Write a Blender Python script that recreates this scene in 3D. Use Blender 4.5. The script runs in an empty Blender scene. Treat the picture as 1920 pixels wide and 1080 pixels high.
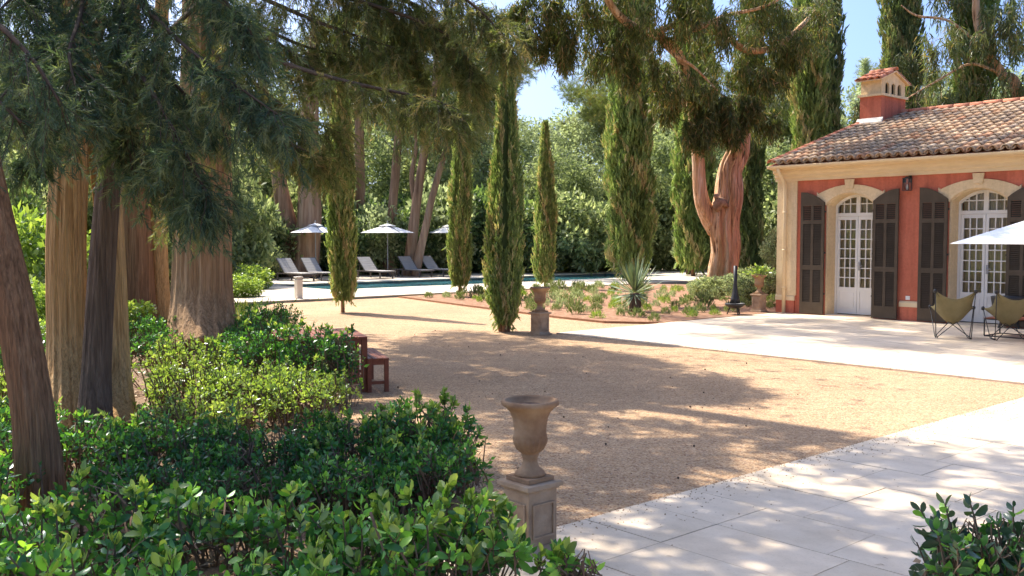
import bpy, math, random
import numpy as np
from mathutils import Vector, Matrix

# ------------------------------------------------------------------ camera, sky, sun, exposure
SC = bpy.context.scene
COL = SC.collection
PITCH = math.atan(96 / 1800.0)
EYE = 1.75
cam_d = bpy.data.cameras.new('camera'); cam = bpy.data.objects.new('camera', cam_d); COL.objects.link(cam)
cam.location = (0, 0, EYE); cam.rotation_euler = (math.pi / 2 - PITCH, 0, 0)
cam_d.sensor_width = 36; cam_d.lens = 36 * 1800 / 1920.0; cam_d.clip_start = 0.05; cam_d.clip_end = 3000
SC.camera = cam

SUN_EL = math.radians(53)
_az = Vector((-0.735, 0.678)).normalized()
SUN = Vector((_az.x * math.cos(SUN_EL), _az.y * math.cos(SUN_EL), math.sin(SUN_EL)))
W = bpy.data.worlds.new('World'); SC.world = W; W.use_nodes = True
wn = W.node_tree.nodes; wl = W.node_tree.links; wn.clear()
sky = wn.new('ShaderNodeTexSky'); sky.sky_type = 'NISHITA'; sky.sun_disc = False
sky.sun_elevation = SUN_EL; sky.sun_rotation = math.atan2(SUN.x, SUN.y)
sky.air_density = 0.6; sky.dust_density = 4.0; sky.ozone_density = 9.0
bg = wn.new('ShaderNodeBackground'); bg.inputs[1].default_value = 0.122
wo = wn.new('ShaderNodeOutputWorld'); wl.new(sky.outputs[0], bg.inputs[0]); wl.new(bg.outputs[0], wo.inputs[0])
sun_d = bpy.data.lights.new('sun', 'SUN'); sun_d.energy = 3.05; sun_d.angle = math.radians(0.55); sun_d.color = (1.0, 0.94, 0.84)
sun_o = bpy.data.objects.new('sun', sun_d); COL.objects.link(sun_o)
sun_o.rotation_euler = SUN.to_track_quat('Z', 'Y').to_euler(); sun_o.location = SUN * 60
SC.view_settings.view_transform = 'Standard'; SC.view_settings.look = 'None'
SC.view_settings.exposure = 1.68; SC.view_settings.gamma = 1.0; SC.view_settings.use_curve_mapping = False
SC.cycles.use_denoising = True
SC.cycles.max_bounces = 8; SC.cycles.diffuse_bounces = 5; SC.cycles.transparent_max_bounces = 12

random.seed(7)
R = np.random.default_rng(11)
PI = math.pi

# ------------------------------------------------------------------ geometry helpers
_c, _s = math.cos(PITCH), math.sin(PITCH)
def ray(px, py):
    a = (px - 960) / 1800.0; b = (540 - py) / 1800.0
    return np.array([a, b * _s + _c, b * _c - _s])
def g(px, py, z=0.0):
    d = ray(px, py); t = (z - EYE) / d[2]
    return np.array([d[0] * t, d[1] * t, z])
def at(px, py, Y):
    d = ray(px, py); t = Y / d[1]
    return np.array([d[0] * t, Y, EYE + d[2] * t])
# axes of the place: house front runs along U, house depth along V
UA = np.array([0.6622, -0.7493]); VA = np.array([0.7493, 0.6622])
ROT = math.atan2(UA[1], UA[0])
def loc(p): return np.array([p[0] * UA[0] + p[1] * UA[1], p[0] * VA[0] + p[1] * VA[1]])
def wld(x, y, z=0.0): return np.array([x * UA[0] + y * VA[0], x * UA[1] + y * VA[1], z])

class MB:
    def __init__(s): s.v = []; s.f = []
    def add(s, vs, fs):
        o = len(s.v); s.v += [tuple(float(c) for c in v) for v in vs]; s.f += [tuple(i + o for i in f) for f in fs]; return s
    def box(s, c, d, rz=0.0, m=None):
        hx, hy, hz = d[0] / 2, d[1] / 2, d[2] / 2
        vs = [(-hx, -hy, -hz), (hx, -hy, -hz), (hx, hy, -hz), (-hx, hy, -hz), (-hx, -hy, hz), (hx, -hy, hz), (hx, hy, hz), (-hx, hy, hz)]
        M = m if m is not None else Matrix.Rotation(rz, 3, 'Z')
        vs = [M @ Vector(v) + Vector(c) for v in vs]
        return s.add(vs, [(0, 3, 2, 1), (4, 5, 6, 7), (0, 1, 5, 4), (1, 2, 6, 5), (2, 3, 7, 6), (3, 0, 4, 7)])
    def b2(s, x0, x1, y0, y1, z0, z1):
        return s.box(((x0 + x1) / 2, (y0 + y1) / 2, (z0 + z1) / 2), (x1 - x0, y1 - y0, z1 - z0))
    def bar(s, a, b, w, h=None, up=(0, 0, 1)):
        a = Vector(a); b = Vector(b); d = b - a; L = d.length; d.normalize(); u = Vector(up)
        if abs(d.dot(u)) > .98: u = Vector((1, 0, 0))
        x = d.cross(u).normalized(); z = x.cross(d)
        M = Matrix((x, d, z)).transposed()
        return s.box((a + b) / 2, (w, L, h or w), m=M)
    def tube(s, pts, rad, n=8, cap=True, wob=None):
        pts = [Vector([float(c) for c in p]) for p in pts]; N = len(pts); o = len(s.v)
        x = None
        for i, p in enumerate(pts):
            t = (pts[min(i + 1, N - 1)] - pts[max(i - 1, 0)])
            t = t.normalized() if t.length > 1e-9 else Vector((0, 0, 1))
            if x is None:
                x = t.orthogonal().normalized() if abs(t.z) < .9 else (Vector((1, 0, 0)) - t * t.x).normalized()
            else: x = (x - t * x.dot(t)).normalized()
            y = t.cross(x); r = rad[i] if hasattr(rad, '__len__') else rad
            for k in range(n):
                a = 2 * PI * k / n; rr = r * (wob(a, i, p) if wob else 1)
                q = p + x * math.cos(a) * rr + y * math.sin(a) * rr; s.v.append((q.x, q.y, q.z))
        for i in range(N - 1):
            for k in range(n):
                k2 = (k + 1) % n; s.f.append((o + i * n + k, o + i * n + k2, o + (i + 1) * n + k2, o + (i + 1) * n + k))
        if cap: s.f.append(tuple(o + k for k in range(n))[::-1]); s.f.append(tuple(o + (N - 1) * n + k for k in range(n)))
        return s
    def lathe(s, prof, n=24, rfun=None, c=(0, 0, 0)):
        o = len(s.v)
        for (r, z) in prof:
            for k in range(n):
                a = 2 * PI * k / n; rr = r * (rfun(a, z) if rfun else 1)
                s.v.append((c[0] + rr * math.cos(a), c[1] + rr * math.sin(a), c[2] + z))
        for i in range(len(prof) - 1):
            for k in range(n):
                k2 = (k + 1) % n; s.f.append((o + i * n + k, o + i * n + k2, o + (i + 1) * n + k2, o + (i + 1) * n + k))
        s.f.append(tuple(o + k for k in range(n))[::-1]); s.f.append(tuple(o + (len(prof) - 1) * n + k for k in range(n)))
        return s
    def prism(s, poly, axis, a0, a1):
        # poly in 2D, extruded along axis ('x','y','z')
        n = len(poly)
        def mk(p, t):
            return (t, p[0], p[1]) if axis == 'x' else ((p[0], t, p[1]) if axis == 'y' else (p[0], p[1], t))
        vs = [mk(p, a0) for p in poly] + [mk(p, a1) for p in poly]
        fs = [tuple(range(n)), tuple(range(2 * n - 1, n - 1, -1))] + [(i, n + i, n + (i + 1) % n, (i + 1) % n) for i in range(n)]
        return s.add(vs, fs)
    def mesh(s, name, mat=None, smooth=False):
        me = bpy.data.meshes.new(name); me.from_pydata(s.v, [], s.f)
        import bmesh
        bm = bmesh.new(); bm.from_mesh(me); bmesh.ops.recalc_face_normals(bm, faces=bm.faces); bm.to_mesh(me); bm.free()
        if mat: me.materials.append(mat)
        if smooth: me.shade_smooth()
        return me
    def build(s, name, mat=None, parent=None, smooth=False, bevel=0.0):
        return place(name, s.mesh(name, mat, smooth), parent, bevel=bevel)

def place(name, me, parent=None, loc3=None, rz=0.0, scale=None, bevel=0.0):
    o = bpy.data.objects.new(name, me); COL.objects.link(o)
    if parent is not None: o.parent = parent
    if loc3 is not None: o.location = [float(c) for c in loc3]
    if rz: o.rotation_euler = (0, 0, rz)
    if scale is not None: o.scale = scale if hasattr(scale, '__len__') else (scale,) * 3
    if bevel:
        b = o.modifiers.new('bevel', 'BEVEL'); b.width = bevel; b.segments = 2; b.limit_method = 'ANGLE'
    return o
def thing(name, label, cat, loc3=(0, 0, 0), rz=0.0, group=None, scale=None):
    o = place(name, None, None, loc3, rz, scale); o.empty_display_size = .2
    return tag(o, label, cat, group)
def tag(o, label=None, cat=None, group=None, kind=None):
    if label: o['label'] = label
    if cat: o['category'] = cat
    if group: o['group'] = group
    if kind: o['kind'] = kind
    return o
def stuff(o): o['kind'] = 'stuff'; return o
def copy_tree(o, parent=None):
    c = o.copy(); COL.objects.link(c); c.parent = parent
    for ch in list(o.children): copy_tree(ch, c)
    return c

# ------------------------------------------------------------------ materials
MATS = {}
def newmat(name):
    m = bpy.data.materials.new(name); m.use_nodes = True; nt = m.node_tree; nt.nodes.clear()
    out = nt.nodes.new('ShaderNodeOutputMaterial'); MATS[name] = m
    return m, nt, nt.nodes, nt.links, out
def ramp(N, stops, interp='LINEAR'):
    r = N.new('ShaderNodeValToRGB'); e = r.color_ramp.elements; r.color_ramp.interpolation = interp
    while len(e) < len(stops): e.new(0.5)
    for i, (p, c) in enumerate(stops): e[i].position = p; e[i].color = (*c, 1)
    return r
def noise(N, L, scale, detail=4, rough=.55, vec=None, dist=0.0):
    n = N.new('ShaderNodeTexNoise'); n.inputs['Scale'].default_value = scale; n.inputs['Detail'].default_value = detail
    n.inputs['Roughness'].default_value = rough; n.inputs['Distortion'].default_value = dist
    if vec is not None: L.new(vec, n.inputs['Vector'])
    return n
def coords(N, L, kind='Object', scale=(1, 1, 1)):
    t = N.new('ShaderNodeTexCoord'); mp = N.new('ShaderNodeMapping'); mp.inputs['Scale'].default_value = scale
    L.new(t.outputs[kind], mp.inputs['Vector']); return mp.outputs['Vector']
def mixc(N, L, fac, a, b, mode='MIX'):
    m = N.new('ShaderNodeMix'); m.data_type = 'RGBA'; m.blend_type = mode
    for sock, v in ((m.inputs['Factor'], fac), (m.inputs['A'], a), (m.inputs['B'], b)):
        if isinstance(v, (int, float)): sock.default_value = v
        elif isinstance(v, tuple): sock.default_value = (*v, 1)
        else: L.new(v, sock)
    # colour sockets share names with float ones: pick RGBA sockets
    return m
def mix_rgb(N, L, fac, a, b, mode='MIX'):
    m = N.new('ShaderNodeMix'); m.data_type = 'RGBA'; m.blend_type = mode
    ins = [m.inputs[0], m.inputs[6], m.inputs[7]]
    for sock, v in zip(ins, (fac, a, b)):
        if isinstance(v, (int, float)): sock.default_value = v
        elif isinstance(v, tuple): sock.default_value = (*v, 1)
        else: L.new(v, sock)
    return m.outputs[2]
def bump(N, L, height, strength=.4, dist=.02, normal=None):
    b = N.new('ShaderNodeBump'); b.inputs['Strength'].default_value = strength; b.inputs['Distance'].default_value = dist
    L.new(height, b.inputs['Height'])
    if normal is not None: L.new(normal, b.inputs['Normal'])
    return b.outputs[0]
def bsdf(N, L, out, color, rough=.8, normal=None, spec=.3, metal=0.0):
    p = N.new('ShaderNodeBsdfPrincipled'); p.inputs['Roughness'].default_value = rough
    p.inputs['Specular IOR Level'].default_value = spec; p.inputs['Metallic'].default_value = metal
    if isinstance(color, tuple): p.inputs['Base Color'].default_value = (*color, 1)
    else: L.new(color, p.inputs['Base Color'])
    if normal is not None: L.new(normal, p.inputs['Normal'])
    L.new(p.outputs[0], out.inputs[0]); return p

def surf(name, c1, c2, scale=3.0, rough=.8, bscale=60, bstr=.2, bdist=.004, spec=.25, detail=5, c3=None, metal=0.0, kind='Object', sc=(1, 1, 1)):
    m, nt, N, L, out = newmat(name)
    v = coords(N, L, kind, sc); n = noise(N, L, scale, detail, .6, v)
    st = [(.3, c1), (.7, c2)] if c3 is None else [(.25, c1), (.55, c2), (.8, c3)]
    r = ramp(N, st); L.new(n.outputs[0], r.inputs[0])
    nb = noise(N, L, bscale, 4, .6, v); b = bump(N, L, nb.outputs[0], bstr, bdist)
    bsdf(N, L, out, r.outputs[0], rough, b, spec, metal); return m

def leafmat(name, stops, trans=.35, rough=.45, spec=.35, tint=(1.15, 1.25, .55), gain=1.0):
    stops = [(p, tuple(min(1, c * gain) for c in col)) for p, col in stops]
    m, nt, N, L, out = newmat(name)
    a = N.new('ShaderNodeAttribute'); a.attribute_name = 'rnd'
    oi = N.new('ShaderNodeObjectInfo')
    ad = N.new('ShaderNodeMath'); ad.operation = 'MULTIPLY_ADD'; ad.inputs[1].default_value = .12
    L.new(oi.outputs['Random'], ad.inputs[0]); L.new(a.outputs['Fac'], ad.inputs[2])
    r = ramp(N, stops); L.new(ad.outputs[0], r.inputs[0])
    p = N.new('ShaderNodeBsdfPrincipled'); p.inputs['Roughness'].default_value = rough; p.inputs['Specular IOR Level'].default_value = spec
    L.new(r.outputs[0], p.inputs['Base Color'])
    t = N.new('ShaderNodeBsdfTranslucent')
    tc = mix_rgb(N, L, 1.0, r.outputs[0], tint, 'MULTIPLY'); L.new(tc, t.inputs[0])
    mx = N.new('ShaderNodeMixShader'); mx.inputs[0].default_value = trans
    L.new(p.outputs[0], mx.inputs[1]); L.new(t.outputs[0], mx.inputs[2]); L.new(mx.outputs[0], out.inputs[0]); return m

def bark(name, stops, sx=14.0, sz=.7, bstr=.9, bdist=.03, patch=None):
    m, nt, N, L, out = newmat(name)
    v = coords(N, L, 'Object', (sx, sx, sz)); n = noise(N, L, 1.0, 6, .62, v, .4)
    r = ramp(N, stops); L.new(n.outputs[0], r.inputs[0])
    v2 = coords(N, L, 'Object', (sx * 3.2, sx * 3.2, sz * 2.2)); n2 = noise(N, L, 1.0, 4, .6, v2, .3)
    r2 = ramp(N, [(.3, (.66, .64, .62)), (.65, (1.2, 1.17, 1.12))]); L.new(n2.outputs[0], r2.inputs[0])
    colr = mix_rgb(N, L, 1.0, r.outputs[0], r2.outputs[0], 'MULTIPLY')
    if patch:
        v3 = coords(N, L, 'Object', patch[1]); n3 = noise(N, L, 1.0, 4, .6, v3)
        r3 = ramp(N, [(patch[2], (0, 0, 0)), (patch[2] + .07, (1, 1, 1))]); L.new(n3.outputs[0], r3.inputs[0])
        colr = mix_rgb(N, L, r3.outputs[0], colr, patch[0])
    b1 = bump(N, L, n.outputs[0], bstr, bdist); b2 = bump(N, L, n2.outputs[0], bstr * .8, bdist * .4, b1)
    bsdf(N, L, out, colr, .9, b2, .15); return m

# ground
def gravel_mat():
    m, nt, N, L, out = newmat('gravel_mat')
    v = coords(N, L, 'Object'); vo = N.new('ShaderNodeTexVoronoi'); vo.inputs['Scale'].default_value = 75; L.new(v, vo.inputs['Vector'])
    sep = N.new('ShaderNodeSeparateColor'); L.new(vo.outputs['Color'], sep.inputs[0])
    r = ramp(N, [(0, (.24, .13, .08)), (.25, (.45, .28, .155)), (.6, (.54, .36, .205)), (.92, (.64, .46, .295)), (1, (.27, .19, .14))]); L.new(sep.outputs[0], r.inputs[0])
    n = noise(N, L, .35, 5, .6, v); r2 = ramp(N, [(.3, (.80, .78, .76)), (.7, (1.08, 1.06, 1.03))]); L.new(n.outputs[0], r2.inputs[0])
    vt = coords(N, L, 'Object', (.5, 2.6, 1)); n3 = noise(N, L, 2.2, 6, .7, vt); r3 = ramp(N, [(.3, (.86, .85, .84)), (.65, (1.05, 1.05, 1.05))]); L.new(n3.outputs[0], r3.inputs[0])
    c = mix_rgb(N, L, 1.0, r.outputs[0], r2.outputs[0], 'MULTIPLY'); c = mix_rgb(N, L, 1.0, c, r3.outputs[0], 'MULTIPLY')
    n4 = noise(N, L, 14, 3, .6, v)
    b1 = bump(N, L, n4.outputs[0], .5, .03); b = bump(N, L, vo.outputs['Distance'], .7, .012, b1); bsdf(N, L, out, c, .9, b, .15); return m
M_GRAVEL = gravel_mat()
M_SOIL = surf('soil_mat', (.13, .08, .05), (.22, .145, .09), 2.2, .95, 30, .8, .03, .1, 8, (.30, .21, .13))
M_BEDSOIL = surf('bed_mulch_mat', (.22, .11, .065), (.40, .225, .135), 7, .95, 45, 1.0, .04, .1, 10, (.58, .42, .30))
M_GRASSGROUND = surf('grass_ground_mat', (.07, .09, .03), (.15, .15, .06), .8, .95, 30, .6, .03, .1, 8, (.22, .19, .10))
def stone_mat(name, base, var, island=True):
    m, nt, N, L, out = newmat(name)
    v = coords(N, L, 'Object', (1, 2.2, 1)); n = noise(N, L, 2.6, 7, .62, v, .3)
    r = ramp(N, [(.25, tuple(c * .86 for c in base)), (.5, base), (.8, var)]); L.new(n.outputs[0], r.inputs[0])
    nf = noise(N, L, 38, 4, .7, v); rf = ramp(N, [(.33, (.86, .84, .80)), (.46, (1, 1, 1))]); L.new(nf.outputs[0], rf.inputs[0])
    oi = N.new('ShaderNodeObjectInfo'); ro = ramp(N, [(0, (.90, .89, .86)), (.5, (1, .995, .98)), (1, (1.05, 1.03, 1.0))]); L.new(oi.outputs['Random'], ro.inputs[0])
    c = mix_rgb(N, L, 1.0, r.outputs[0], rf.outputs[0], 'MULTIPLY'); c = mix_rgb(N, L, 1.0, c, ro.outputs[0], 'MULTIPLY')
    gm = N.new('ShaderNodeNewGeometry'); ns = noise(N, L, .9, 6, .7, gm.outputs['Position']); rs = ramp(N, [(.34, (.80, .77, .72)), (.55, (1, 1, 1))]); L.new(ns.outputs[0], rs.inputs[0]); c = mix_rgb(N, L, .8, c, rs.outputs[0], 'MULTIPLY')
    b = bump(N, L, nf.outputs[0], .25, .003); bsdf(N, L, out, c, .62, b, .3); return m
M_SLAB = stone_mat('travertine_mat', (.70, .565, .415), (.75, .63, .485))
M_JOINT = surf('joint_mat', (.34, .29, .22), (.46, .40, .31), 8, .95)
M_POOLDECK = stone_mat('pool_stone_mat', (.66, .56, .44), (.71, .62, .51))
M_RUST = surf('rusted_edging_mat', (.22, .10, .05), (.34, .17, .09), 6, .8)
M_POOLTILE = surf('pool_tile_mat', (.05, .19, .22), (.08, .26, .29), 4, .4)
def water_mat():
    m, nt, N, L, out = newmat('water_mat')
    v = coords(N, L, 'Object', (1.2, .8, 1)); n = noise(N, L, 2.5, 3, .5, v); b = bump(N, L, n.outputs[0], .35, .05)
    fr = N.new('ShaderNodeFresnel'); fr.inputs[0].default_value = 1.33; L.new(b, fr.inputs['Normal'])
    t = N.new('ShaderNodeBsdfTransparent'); t.inputs[0].default_value = (.55, .85, .85, 1)
    d = N.new('ShaderNodeBsdfDiffuse'); d.inputs[0].default_value = (.07, .30, .33, 1)
    m1 = N.new('ShaderNodeMixShader'); m1.inputs[0].default_value = .6; L.new(t.outputs[0], m1.inputs[1]); L.new(d.outputs[0], m1.inputs[2])
    gl = N.new('ShaderNodeBsdfGlossy'); gl.inputs['Roughness'].default_value = .03; L.new(b, gl.inputs['Normal'])
    mx = N.new('ShaderNodeMixShader'); L.new(fr.outputs[0], mx.inputs[0]); L.new(m1.outputs[0], mx.inputs[1]); L.new(gl.outputs[0], mx.inputs[2])
    L.new(mx.outputs[0], out.inputs[0]); return m
M_WATER = water_mat()
def glass_mat():
    m, nt, N, L, out = newmat('glass_mat')
    fr = N.new('ShaderNodeFresnel'); fr.inputs[0].default_value = 1.5
    t = N.new('ShaderNodeBsdfTransparent'); t.inputs[0].default_value = (.9, .92, .9, 1)
    gl = N.new('ShaderNodeBsdfGlossy'); gl.inputs['Roughness'].default_value = .02
    mu = N.new('ShaderNodeMath'); mu.operation = 'MULTIPLY'; mu.inputs[1].default_value = 1.0; L.new(fr.outputs[0], mu.inputs[0])
    mx = N.new('ShaderNodeMixShader'); L.new(mu.outputs[0], mx.inputs[0]); L.new(t.outputs[0], mx.inputs[1]); L.new(gl.outputs[0], mx.inputs[2])
    L.new(mx.outputs[0], out.inputs[0]); return m
M_GLASS = glass_mat()
# house
def stucco(name, c1, c2, stain=.72):
    m, nt, N, L, out = newmat(name)
    v = coords(N, L, 'Object'); n = noise(N, L, 1.1, 8, .65, v); r = ramp(N, [(.3, c1), (.7, c2)]); L.new(n.outputs[0], r.inputs[0])
    v2 = coords(N, L, 'Object', (5, 5, .45)); n2 = noise(N, L, 1.0, 6, .65, v2); r2 = ramp(N, [(.38, (stain, stain, stain * .97)), (.56, (1, 1, 1))]); L.new(n2.outputs[0], r2.inputs[0])
    n4 = noise(N, L, 18, 5, .7, v); r4 = ramp(N, [(.3, (.88, .87, .86)), (.6, (1.04, 1.04, 1.04))]); L.new(n4.outputs[0], r4.inputs[0])
    c = mix_rgb(N, L, .7, r.outputs[0], r2.outputs[0], 'MULTIPLY'); c = mix_rgb(N, L, 1.0, c, r4.outputs[0], 'MULTIPLY')
    n3 = noise(N, L, 70, 5, .65, v); b = bump(N, L, n3.outputs[0], .5, .008); bsdf(N, L, out, c, .92, b, .12); return m
M_RED = stucco('red_stucco_mat', (.57, .155, .090), (.67, .21, .125))
M_CREAM = stucco('cream_stucco_mat', (.72, .53, .30), (.81, .63, .39), .86)
M_CREAMTRIM = surf('cream_trim_mat', (.74, .56, .32), (.81, .63, .39), 2.5, .7, 60, .1, .002, .3)
M_SHUTTER = surf('shutter_paint_mat', (.075, .054, .034), (.105, .078, .052), 5, .65, 80, .1, .002, .2)
M_WHITE = surf('white_paint_mat', (.74, .72, .66), (.80, .78, .73), 3, .45, 60, .05, .001, .4)
M_CURTAIN = surf('curtain_mat', (.58, .44, .27), (.66, .52, .34), 2, .95, 10, .1, .004, .1, 4, None, 0, 'Object', (6, 1, .4))
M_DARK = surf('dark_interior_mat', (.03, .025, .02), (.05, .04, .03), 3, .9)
def tile_mat(name, attr):
    m, nt, N, L, out = newmat(name)
    if attr: a = N.new('ShaderNodeAttribute'); a.attribute_name = 'rnd'; rnd = a.outputs['Fac']
    else: a = N.new('ShaderNodeObjectInfo'); rnd = a.outputs['Random']
    r = ramp(N, [(0, (.55, .28, .16)), (.2, (.62, .40, .24)), (.45, (.66, .48, .31)), (.7, (.52, .37, .24)), (.88, (.40, .30, .22)), (1, (.68, .54, .38))]); L.new(rnd, r.inputs[0])
    v = coords(N, L, 'Object'); n = noise(N, L, 9, 6, .7, v); rn = ramp(N, [(.42, (1, 1, 1)), (.62, (.44, .41, .38))]); L.new(n.outputs[0], rn.inputs[0])
    if not attr:
        gm = N.new('ShaderNodeNewGeometry'); n2 = noise(N, L, .8, 5, .65, gm.outputs['Position'])
    else: n2 = noise(N, L, .8, 5, .65, v)
    r2 = ramp(N, [(.42, (1, 1, 1)), (.66, (.70, .66, .63))]); L.new(n2.outputs[0], r2.inputs[0])
    c = mix_rgb(N, L, .75, r.outputs[0], rn.outputs[0], 'MULTIPLY'); c = mix_rgb(N, L, .8, c, r2.outputs[0], 'MULTIPLY')
    b = bump(N, L, n.outputs[0], .3, .005); bsdf(N, L, out, c, .9, b, .15); return m
M_TILE = tile_mat('clay_tile_mat', False); M_TILEJ = tile_mat('clay_tile_joined_mat', True)
M_REDTILE = surf('red_clay_mat', (.50, .17, .09), (.62, .27, .16), 7, .85, 40, .3, .004, .2)
M_IRON = surf('black_iron_mat', (.018, .017, .016), (.03, .028, .026), 10, .5, 80, .2, .001, .5)
M_CLAY = surf('aged_terracotta_mat', (.19, .095, .048), (.38, .23, .125), 7, .88, 70, .4, .004, .2, 8, (.48, .33, .20))
M_STONEPED = surf('weathered_pedestal_mat', (.26, .155, .09), (.46, .32, .20), 6, .9, 80, .4, .004, .2, 8, (.48, .38, .29))
M_POTSOIL = surf('pot_soil_mat', (.07, .04, .03), (.16, .09, .06), 25, .95, 40, 1, .02)
M_TEAK = surf('teak_mat', (.19, .052, .022), (.27, .085, .038), 4, .55, 30, .2, .002, .35, 6, None, 0, 'Object', (3, 3, 3))
M_CANVAS = surf('olive_canvas_mat', (.21, .175, .085), (.27, .225, .115), 5, .9, 200, .3, .001, .1)
M_PARASOL = surf('parasol_cloth_mat', (.80, .78, .74), (.84, .82, .79), 2, .9, 120, .1, .001, .1)
M_LOUNGE = surf('lounger_mesh_mat', (.36, .33, .30), (.42, .39, .36), 4, .8, 150, .3, .001)
M_ALU = surf('brown_metal_mat', (.10, .085, .075), (.13, .115, .10), 6, .5)
M_STEEL = surf('grey_metal_mat', (.30, .30, .30), (.36, .36, .36), 6, .4, 60, .1, .001, .5)
M_BOLLARD = surf('bollard_mat', (.60, .54, .45), (.68, .62, .54), 4, .7)
# barks
M_BARK_TAN = bark('fibrous_tan_bark_mat', [(.3, (.40, .22, .085)), (.48, (.64, .39, .17)), (.7, (.74, .49, .235))], 36, .8, 1.0, .03)
M_BARK_DARK = bark('dark_bark_mat', [(.25, (.09, .062, .045)), (.55, (.19, .135, .095)), (.8, (.29, .21, .145))], 32, .8, 1.0, .03)
M_BARK_RED = bark('red_brown_bark_mat', [(.25, (.13, .07, .038)), (.5, (.31, .17, .090)), (.75, (.44, .265, .15))], 30, .8, 1.0, .03)
M_BARK_BIG = bark('broad_trunk_bark_mat', [(.25, (.20, .12, .062)), (.5, (.43, .265, .14)), (.75, (.58, .38, .22))], 22, .6, 1.0, .035, ((.05, .04, .022), (2.2, 2.2, .8), .62))
M_BARK_EUC = bark('peeling_pink_bark_mat', [(.30, (.22, .11, .055)), (.40, (.54, .30, .15)), (.52, (.70, .43, .25)), (.66, (.80, .60, .42))], 9.0, .40, 1.2, .06, ((.20, .095, .05), (10.0, 10.0, 1.0), .58))
M_BARK_EUC2 = bark('grey_peeling_bark_mat', [(.3, (.15, .09, .06)), (.5, (.33, .21, .14)), (.7, (.46, .34, .25))], 3.0, .3, .6, .03)
M_TWIG = surf('twig_mat', (.075, .048, .03), (.14, .09, .06), 12, .9)
M_STEM = surf('hedge_stem_mat', (.12, .075, .045), (.22, .145, .09), 12, .9)
M_TWIGPALE = surf('pale_twig_mat', (.20, .14, .09), (.30, .22, .15), 12, .9)
# foliage
L_CONIFER = leafmat('blue_green_conifer_leaf', [(0, (.030, .054, .036)), (.4, (.062, .096, .060)), (.8, (.105, .140, .078)), (1, (.19, .20, .10))], .4, .5, .25, gain=1.5)
L_OLIVECON = leafmat('olive_conifer_leaf', [(0, (.05, .065, .024)), (.4, (.095, .110, .040)), (.8, (.155, .16, .058)), (1, (.25, .19, .09))], .45, .5, .25, gain=1.65)
L_CYPRESS = leafmat('cypress_leaf', [(0, (.052, .074, .024)), (.35, (.095, .130, .042)), (.75, (.16, .195, .07)), (1, (.25, .21, .11))], .38, .6, .2, (1.15, 1.2, .6), gain=2.3)
L_CYPDARK = leafmat('dark_cypress_leaf', [(0, (.04, .056, .024)), (.4, (.075, .098, .04)), (.8, (.125, .15, .06)), (1, (.19, .17, .09))], .36, .6, .2, (1.15, 1.2, .6), gain=2.2)
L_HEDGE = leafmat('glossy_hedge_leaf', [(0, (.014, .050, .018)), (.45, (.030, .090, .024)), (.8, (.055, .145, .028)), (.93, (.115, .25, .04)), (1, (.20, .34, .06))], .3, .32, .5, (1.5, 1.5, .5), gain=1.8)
L_HEDGELT = leafmat('young_hedge_leaf', [(0, (.11, .18, .05)), (.5, (.23, .34, .08)), (1, (.40, .48, .15))], .45, .30, .6, (1.4, 1.4, .5))
L_BROAD = leafmat('woodland_leaf', [(0, (.06, .08, .038)), (.4, (.13, .155, .075)), (.8, (.22, .24, .12)), (1, (.32, .33, .18))], .5, .55, .25, (1.12, 1.16, .75), gain=1.75)
L_GREY = leafmat('grey_olive_leaf', [(0, (.08, .095, .05)), (.5, (.155, .175, .09)), (1, (.25, .27, .155))], .5, .6, .25, (1.1, 1.14, .85), gain=2.2)
L_EUC = leafmat('eucalyptus_leaf', [(0, (.06, .075, .03)), (.5, (.125, .145, .055)), (.9, (.20, .205, .09)), (1, (.30, .20, .10))], .38, .4, .4, gain=1.4)
L_BED = leafmat('bed_plant_leaf', [(0, (.09, .12, .045)), (.5, (.17, .21, .085)), (1, (.28, .30, .15))], .3, .6, .2, gain=1.3)
L_YUCCA = leafmat('yucca_leaf', [(0, (.12, .17, .09)), (.5, (.20, .26, .15)), (1, (.32, .37, .22))], .15, .5, .3)
L_GRASS = leafmat('grass_leaf', [(0, (.05, .09, .02)), (.6, (.12, .17, .04)), (1, (.24, .22, .09))], .35, .6, .2)
L_DRY = leafmat('dry_leaf', [(0, (.20, .11, .06)), (.5, (.36, .23, .14)), (1, (.54, .42, .29))], .15, .8, .1, (1, 1, 1))
L_UNDER = leafmat('understorey_leaf', [(0, (.035, .06, .03)), (.5, (.075, .115, .05)), (.9, (.13, .175, .075)), (1, (.19, .23, .09))], .45, .45, .35, gain=1.5)
L_SHRUBBLUE = leafmat('dark_blue_green_leaf', [(0, (.014, .034, .018)), (.5, (.032, .065, .032)), (.9, (.06, .10, .045)), (1, (.10, .14, .05))], .18, .30, .55, gain=1.3)

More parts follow.
